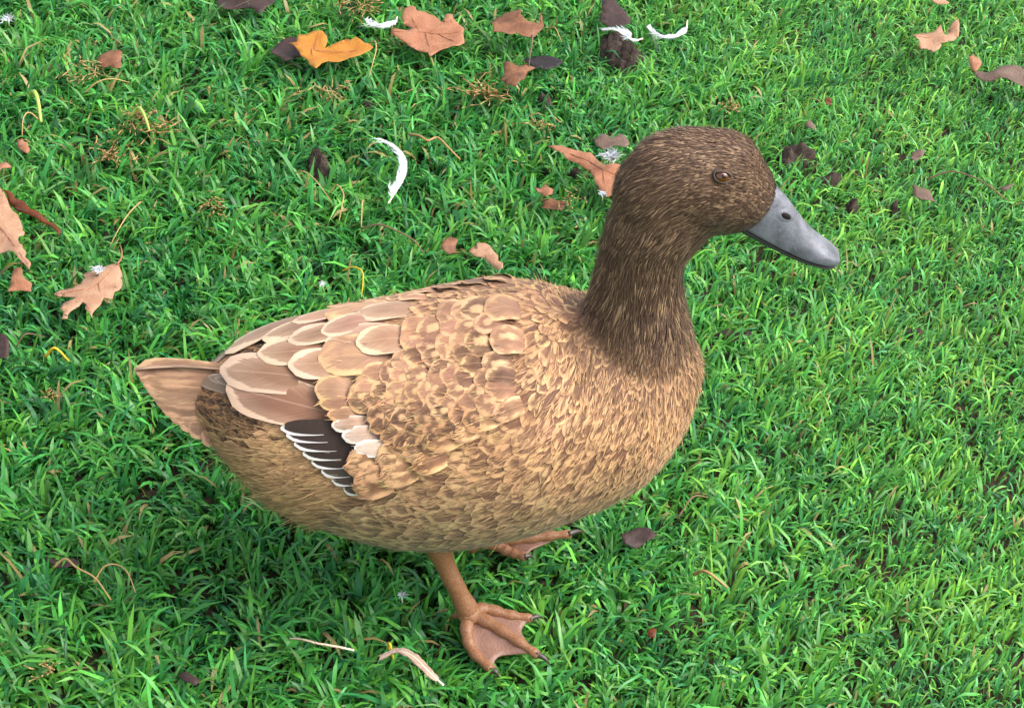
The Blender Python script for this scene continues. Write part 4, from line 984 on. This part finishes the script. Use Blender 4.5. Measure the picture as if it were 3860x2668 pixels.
# ---- straw, roots, twigs
mstr = NT('straw'); mstr.base(mstr.mix(mstr.noise(mstr.obj(), 70, 3), lin(184, 158, 104), lin(150, 122, 78))); mstr.rough(.6, .3)
mroot = NT('root'); mroot.base(mstr.mix if False else tuple(x * .7 for x in lin(192, 152, 100))); mroot.rough(.6, .3)
mtw = NT('twig'); mtw.base(mtw.mix(mtw.noise(mtw.obj(), 120, 3), lin(96, 76, 60), lin(136, 108, 84))); mtw.rough(.7, .3)
mye = NT('yellow_blade'); mye.base(mye.mix(mye.noise(mye.obj(), 90, 3), lin(226, 190, 40), lin(206, 160, 52))); mye.rough(.5, .3)
def straw(label, path, r=.0008, mat=mstr, name='straw', cat='straw', z=.034, arch=.004, flat=False, group=None):
    P = [on_z(x, y, z) for x, y in path]; c = P[0].copy(); N = len(P)
    P = [p + Vector((0, 0, arch * math.sin(math.pi * i / (N - 1)) - .006 * (i in (0, N - 1)))) for i, p in enumerate(P)]
    pp = smooth_path([p - c for p in P], 5); rr = [r * (1 - .5 * i / len(pp)) for i in range(len(pp))]
    V, Fc = tube_data(pp, rr, 6); o = mesh_obj(name, V, Fc, mat.m); o.location = c; tag(o, label, cat, group); return o
straw('long dry straw lying across a dark leaf scrap', ZBL([(350, 560), (440, 562), (520, 630), (640, 690), (735, 775)]), .0010)
straw('pale arched dry blade beside the long straw', ZBL([(620, 660), (700, 615), (790, 610), (860, 660), (900, 725)]), .0007)
straw('pale bent root twig in grass ahead of the duck\'s foot', ZBR([(470, 505), (520, 540), (580, 572), (655, 578)]), .0013, mroot, 'root_twig', 'twig')
straw('knobbly brown root lying beyond the curved white feather', Z6([(430, 860), (500, 925), (555, 965), (620, 945), (690, 1000), (770, 1030)]), .0013, mroot, 'root_twig', 'twig')
straw('thin dark twig behind the duck\'s back', ZM([(640, 960), (760, 990), (880, 1040), (1000, 1100), (1060, 1130)]), .0009, mtw, 'twig', 'twig')
straw('upright tan straw beside the thin dark twig', ZM([(655, 770), (650, 860), (640, 950)]), .0009)
straw('thin straw by the black crumbly clod', ZM([(195, 585), (260, 640), (340, 700), (440, 780)]), .0007)
straw('hooked dry blade by the black crumbly clod', ZM([(430, 725), (480, 725), (525, 790), (515, 860), (490, 915)]), .0008)
straw('short bright yellow blade near the duck\'s tail', [(168, 1320), (210, 1327), (256, 1338)], .0013, mye, 'yellow_blade', 'grass blade')
straw('short yellow blade by the striped feather', [(1462, 2420), (1470, 2440), (1482, 2462)], .0011, mye, 'yellow_blade', 'grass blade')
straw('yellow dry stalk arched behind the duck\'s back', ZM([(515, 1240), (590, 1275), (650, 1310), (655, 1380), (640, 1420)]), .0007, mye, 'dry_stalk', 'straw')
straw('thin dark twig in the bright grass beyond the folded leaf', Z7([(1590, 1160), (1740, 1165), (1900, 1215), (2020, 1280), (2140, 1310)]), .0008, mtw, 'twig', 'twig')
straw('dry stalk running under the curled brown leaf', Z6([(1340, 180), (1400, 210), (1450, 245)]), .0007)
straw('looped straw strand below the orange leaf', Z6([(165, 250), (205, 300), (208, 370), (190, 430), (160, 480)]), .0008)
straw('dry stem across dark grass near the far edge', Z5([(560, 585), (650, 575), (750, 550), (860, 515)]), .0008)
straw('thin straw running to the spotted oak leaf stalk', ZS([(1020, 310), (1060, 345), (980, 430), (900, 540), (820, 610)]), .0008)
straw('dark dead stem near the spotted oak leaf', ZS([(110, 1370), (200, 1345), (330, 1290)]), .0007, mtw, 'twig', 'twig')
straw('thin dark twig in front of the duck\'s breast', ZBR([(380, 190), (460, 130), (550, 75)]), .0008, mtw, 'twig', 'twig')
mspr = NT('pale_sprout'); mspr.base(mspr.mix(mspr.noise(mspr.obj(), 60, 3), lin(176, 190, 96), lin(140, 172, 80))); mspr.rough(.5, .3)
straw('thick pale green uprooted sprout with a bent tip', Z5([(200, 590), (235, 640), (258, 700), (268, 780)]), .0026, mspr, 'sprout', 'sprout')
straw('pale curved root of the uprooted sprout', Z5([(255, 765), (200, 775), (160, 815), (140, 870)]), .0008, mstr, 'root_twig', 'root')
straw('pale bent sprout in the pale root tangle', Z5([(870, 740), (930, 745), (970, 800), (995, 840)]), .0020, mspr, 'sprout', 'sprout')
def tangle(label, u, v, w, h, n, z=.03, mat=mroot, seedv=1):
    rr = random.Random(seedv); c = on_z(u, v, z); root = empty('root_tangle', c); tag(root, label, 'roots')
    for i in range(int(n * 1.5)):
        pts = []; x = u + rr.gauss(0, w * .35); y = v + rr.gauss(0, h * .35); a = rr.uniform(0, 2 * math.pi)
        for k_ in range(5):
            pts.append(on_z(x, y, z + rr.uniform(-.014, .004)) - c); a += rr.gauss(0, .38); st_ = w * .14; x += math.cos(a) * st_; y += math.sin(a) * st_ * .7
        V, Fc = tube_data(smooth_path(pts, 3), rr.uniform(.0003, .0006), 5); mesh_obj('root_strand', V, Fc, (mat if rr.random() < .6 else mstr).m, root)
tangle('pale tangle of dry roots in the middle of the dark grass', 555, 470, 130, 100, 26, seedv=3)
tangle('dry root tangle below the pale tangle in dark grass', 410, 580, 110, 60, 16, seedv=4)
tangle('dry grass tuft below the small rust leaf', 300, 265, 120, 50, 14, mat=mstr, seedv=5)
tangle('orange brown root tuft under the small crumpled leaf', 1830, 352, 130, 40, 22, seedv=6)
tangle('dry root clump cut off by the far edge beside the large tan leaf', 1350, 20, 120, 50, 22, seedv=8)
tangle('yellow dry root curl behind the duck\'s neck', 2160, 760, 60, 90, 10, mat=mstr, seedv=9)
tangle('small round root ball behind the duck\'s crown', 2750, 398, 50, 36, 14, seedv=10)
tangle('dry tuft beyond the brown knobbly root', 2030, 465, 70, 40, 12, mat=mstr, seedv=11)
tangle('dry brown tuft between the spotted oak leaf and the tail', 800, 775, 70, 50, 12, seedv=12)
tangle('dry stalks below the orange leaf', 1215, 335, 110, 60, 12, mat=mstr, seedv=13)
tangle('small dry root tuft in the far bottom corner grass', 160, 2520, 80, 36, 8, mat=mstr, seedv=14)
tangle('brown dry tuft in grass behind the tail', 195, 1490, 50, 36, 8, seedv=15)

# ------------------------------------------------------------------ grass
mg = NT('grass_blade'); ca_ = mg.attr('ca').outputs['Color']
gs = mg.new('ShaderNodeUVMap'); 
mg.base(ca_); mg.rough(.38, .42); mg.translucent(ca_, .34)
def vnoise(x, y, f, s):
    return np.array([noise.noise(Vector((float(a) * f + s, float(b) * f - s, s))) for a, b in zip(x, y)])
def blades(x, y, scale, dens_bias):
    n = len(x)
    cn = vnoise(x, y, 14, 3.3); cl = vnoise(x, y, 38, 8.1); hn = vnoise(x, y, 4.5, 5.7); gn = vnoise(x, y, 90, 2.2)
    right = np.clip((x + .05) / .35, 0, 1)
    # lean: tuft-wise coherent direction with spread; lawn on the right combed away to the right
    ang = cl * 7.0 + cn * 3.0 + rng.normal(0, .75, n)
    ang = np.where(rng.random(n) < .45 * right, rng.normal(.75, .45, n), ang)
    lean = np.clip(rng.normal(.74, .28, n) + cn * .25, .05, 1.35)
    L = (.0225 + .006 * cn + .004 * hn) * rng.lognormal(0, .28, n) * scale * (1 - .32 * right)
    W = rng.uniform(.0015, .0031, n) * (.70 + .42 * (1 - right)) * np.where(rng.random(n) < .12, 1.35, 1) * scale ** .5
    short = rng.random(n) < .35; L = np.where(short, L * .62, L)
    bendr = rng.normal(.55, .45, n)
    # clearings
    lim = np.full(n, 9.0)
    for poly, zm, leak in CLEAR:
        px = [p[0] for p in poly]; py = [p[1] for p in poly]; m = .012
        k = np.where((x > min(px) - m) & (x < max(px) + m) & (y > min(py) - m) & (y < max(py) + m))[0]
        if not len(k): continue
        ins = pip(x[k], y[k], poly)
        for dx, dy in ((.005, 0), (-.005, 0), (0, -.006)): ins |= pip(x[k] + dx, y[k] + dy, poly)
        ins &= rng.random(len(k)) > leak
        lim[k[ins]] = np.minimum(lim[k[ins]], zm)
    D = np.stack([np.cos(ang), np.sin(ang), np.zeros(n)], 1); S = np.stack([-np.sin(ang), np.cos(ang), np.zeros(n)], 1)
    tw = rng.normal(0, .5, n); ct, st_ = np.cos(tw), np.sin(tw)
    lv = [0, .35, .7, 1.0]; pos = np.stack([x, y, np.zeros(n)], 1); pts = [pos]; th = lean * .55
    for a, b in zip(lv[:-1], lv[1:]):
        seg = L * (b - a); pos = pos + D * (np.sin(th) * seg)[:, None]; pos[:, 2] += np.cos(th) * seg; pts.append(pos.copy()); th = np.clip(th + (lean * .5 + bendr * .5), -.2, 2.0)
    H = np.max(np.stack([p[:, 2] for p in pts], 1), 1); sc = np.minimum(1, lim / np.maximum(H, 1e-4))
    V = np.zeros((n, 7, 3))
    for i, p in enumerate(pts):
        p = p.copy(); p[:, 2] *= sc; p[:, 2] = np.maximum(p[:, 2], -.002 if i == 0 else .002)
        w = W * .5 * (.85, 1.0, .88, 0)[i]
        off = S * (w * ct)[:, None]; off[:, 2] += w * st_ * .6; off[:, :2] += D[:, :2] * (w * st_ * .3)[:, None]
        if i < 3: V[:, i * 2] = p - off; V[:, i * 2 + 1] = p + off
        else: V[:, 6] = p
    # colour
    hue = np.clip(.5 + .30 * cn + .25 * gn + rng.normal(0, .28, n), 0, 1)[:, None]
    blue = np.array((.032, .205, .070)); yel = np.array((.135, .400, .045)); mid_ = np.array((.064, .330, .054))
    c = np.where(hue < .5, blue + (mid_ - blue) * hue * 2, mid_ + (yel - mid_) * (hue - .5) * 2)
    c *= (rng.lognormal(0, .30, n) * (.86 + .30 * right))[:, None]; c[:, 0] *= 1 + .45 * right
    pale_ = rng.random(n) < .05; c[pale_] = np.array((.17, .40, .12)) * rng.uniform(.8, 1.2, (pale_.sum(), 1))
    left_dry = np.clip(.5 - x / .5, 0, 1) * np.clip((y - .2) / .4, 0, 1)
    dry = rng.random(n) < .012 + .035 * np.clip(hn + .2, 0, 1) + .03 * left_dry
    c[dry] = np.array(lin(184, 164, 106)) * rng.uniform(.5, 1.05, (dry.sum(), 1))
    C = np.ones((n, 7, 4)); C[:, :, :3] = c[:, None, :]
    base = (np.arange(n) * 7)[:, None, None]
    t3 = np.array([[0, 1, 3], [0, 3, 2], [2, 3, 5], [2, 5, 4], [4, 5, 6]])[None]
    return V.reshape(-1, 3), (t3 + base).reshape(-1, 3), C.reshape(-1, 4)
def field(x0, x1, y0, y1, n): return rng.uniform(x0, x1, n), rng.uniform(y0, y1, n)
def tufts(x0, x1, y0, y1, nt, per, r):
    cx, cy = field(x0, x1, y0, y1, nt); return (np.repeat(cx, per) + rng.normal(0, r, nt * per)), (np.repeat(cy, per) + rng.normal(0, r, nt * per))
xa, ya = field(-.9, .9, -.4, 1.4, 279000); xb, yb = tufts(-.9, .9, -.4, 1.4, 22300, 6, .0045)
xs_ = np.concatenate([xa, xb]); ys_ = np.concatenate([ya, yb])
hw = .36 + (ys_ + .11) * .22 + .06; inview = (np.abs(xs_) < hw) & (ys_ > -.2) & (ys_ < .92)
drop = (~inview) & (rng.random(len(xs_)) < .52); xs_, ys_ = xs_[~drop], ys_[~drop]
bare = vnoise(xs_, ys_, 26, 11.3); kp = rng.random(len(xs_)) > np.clip((bare - .34 + .12 * (xs_ < 0)) * 2.2, 0, .7); xs_, ys_ = xs_[kp], ys_[kp]
V1, F1, C1 = blades(xs_, ys_, 1.0, 0)
grass = fast_mesh('grass', V1, F1, mg.m, None, {'ca': C1})
tag(grass, 'short damp green lawn grass with scattered dry blades', 'grass', kind='stuff')
# the lawn goes on all round: turf squares of the same grass, laid side by side
CLEAR.clear(); xo, yo = field(-.3, .3, -.3, .3, 15000)
V2, F2, C2 = blades(xo, yo, 1.1, 0)
turf = fast_mesh('turf_square', V2, F2, mg.m, None, {'ca': C2}); col.objects.unlink(turf)
pts = []; rots = []
for i in range(-9, 10):
    for j in range(-9, 10):
        if abs(i) <= 1 and abs(j) <= 1: continue
        pts.append((i * .6, .5 + j * .6, 0)); rots.append((0, 0, random.randrange(4) * math.pi / 2))
me = bpy.data.meshes.new('lawn'); me.from_pydata(pts, [], []); ra = me.attributes.new('turn', 'FLOAT_VECTOR', 'POINT'); ra.data.foreach_set('vector', [c for r_ in rots for c in r_])
lawn = bpy.data.objects.new('lawn', me); col.objects.link(lawn); tag(lawn, 'rest of the green lawn stretching away around the duck', 'grass', kind='stuff')
ng = bpy.data.node_groups.new('lay_turf', 'GeometryNodeTree')
ng.interface.new_socket('Geometry', in_out='INPUT', socket_type='NodeSocketGeometry'); ng.interface.new_socket('Geometry', in_out='OUTPUT', socket_type='NodeSocketGeometry')
gi = ng.nodes.new('NodeGroupInput'); go = ng.nodes.new('NodeGroupOutput'); ip = ng.nodes.new('GeometryNodeInstanceOnPoints'); oi = ng.nodes.new('GeometryNodeObjectInfo'); oi.inputs['Object'].default_value = turf
na = ng.nodes.new('GeometryNodeInputNamedAttribute'); na.data_type = 'FLOAT_VECTOR'; na.inputs['Name'].default_value = 'turn'
ng.links.new(gi.outputs[0], ip.inputs['Points']); ng.links.new(oi.outputs['Geometry'], ip.inputs['Instance']); ng.links.new(na.outputs['Attribute'], ip.inputs['Rotation']); ng.links.new(ip.outputs[0], go.inputs[0])
lawn.modifiers.new('lay_turf', 'NODES').node_group = ng
print('blades', len(V1) // 7, len(V2) // 7, 'tris', sum(len(o.data.loop_triangles) or sum(len(p.vertices) - 2 for p in o.data.polygons) for o in scene.objects if o.type == 'MESH'))
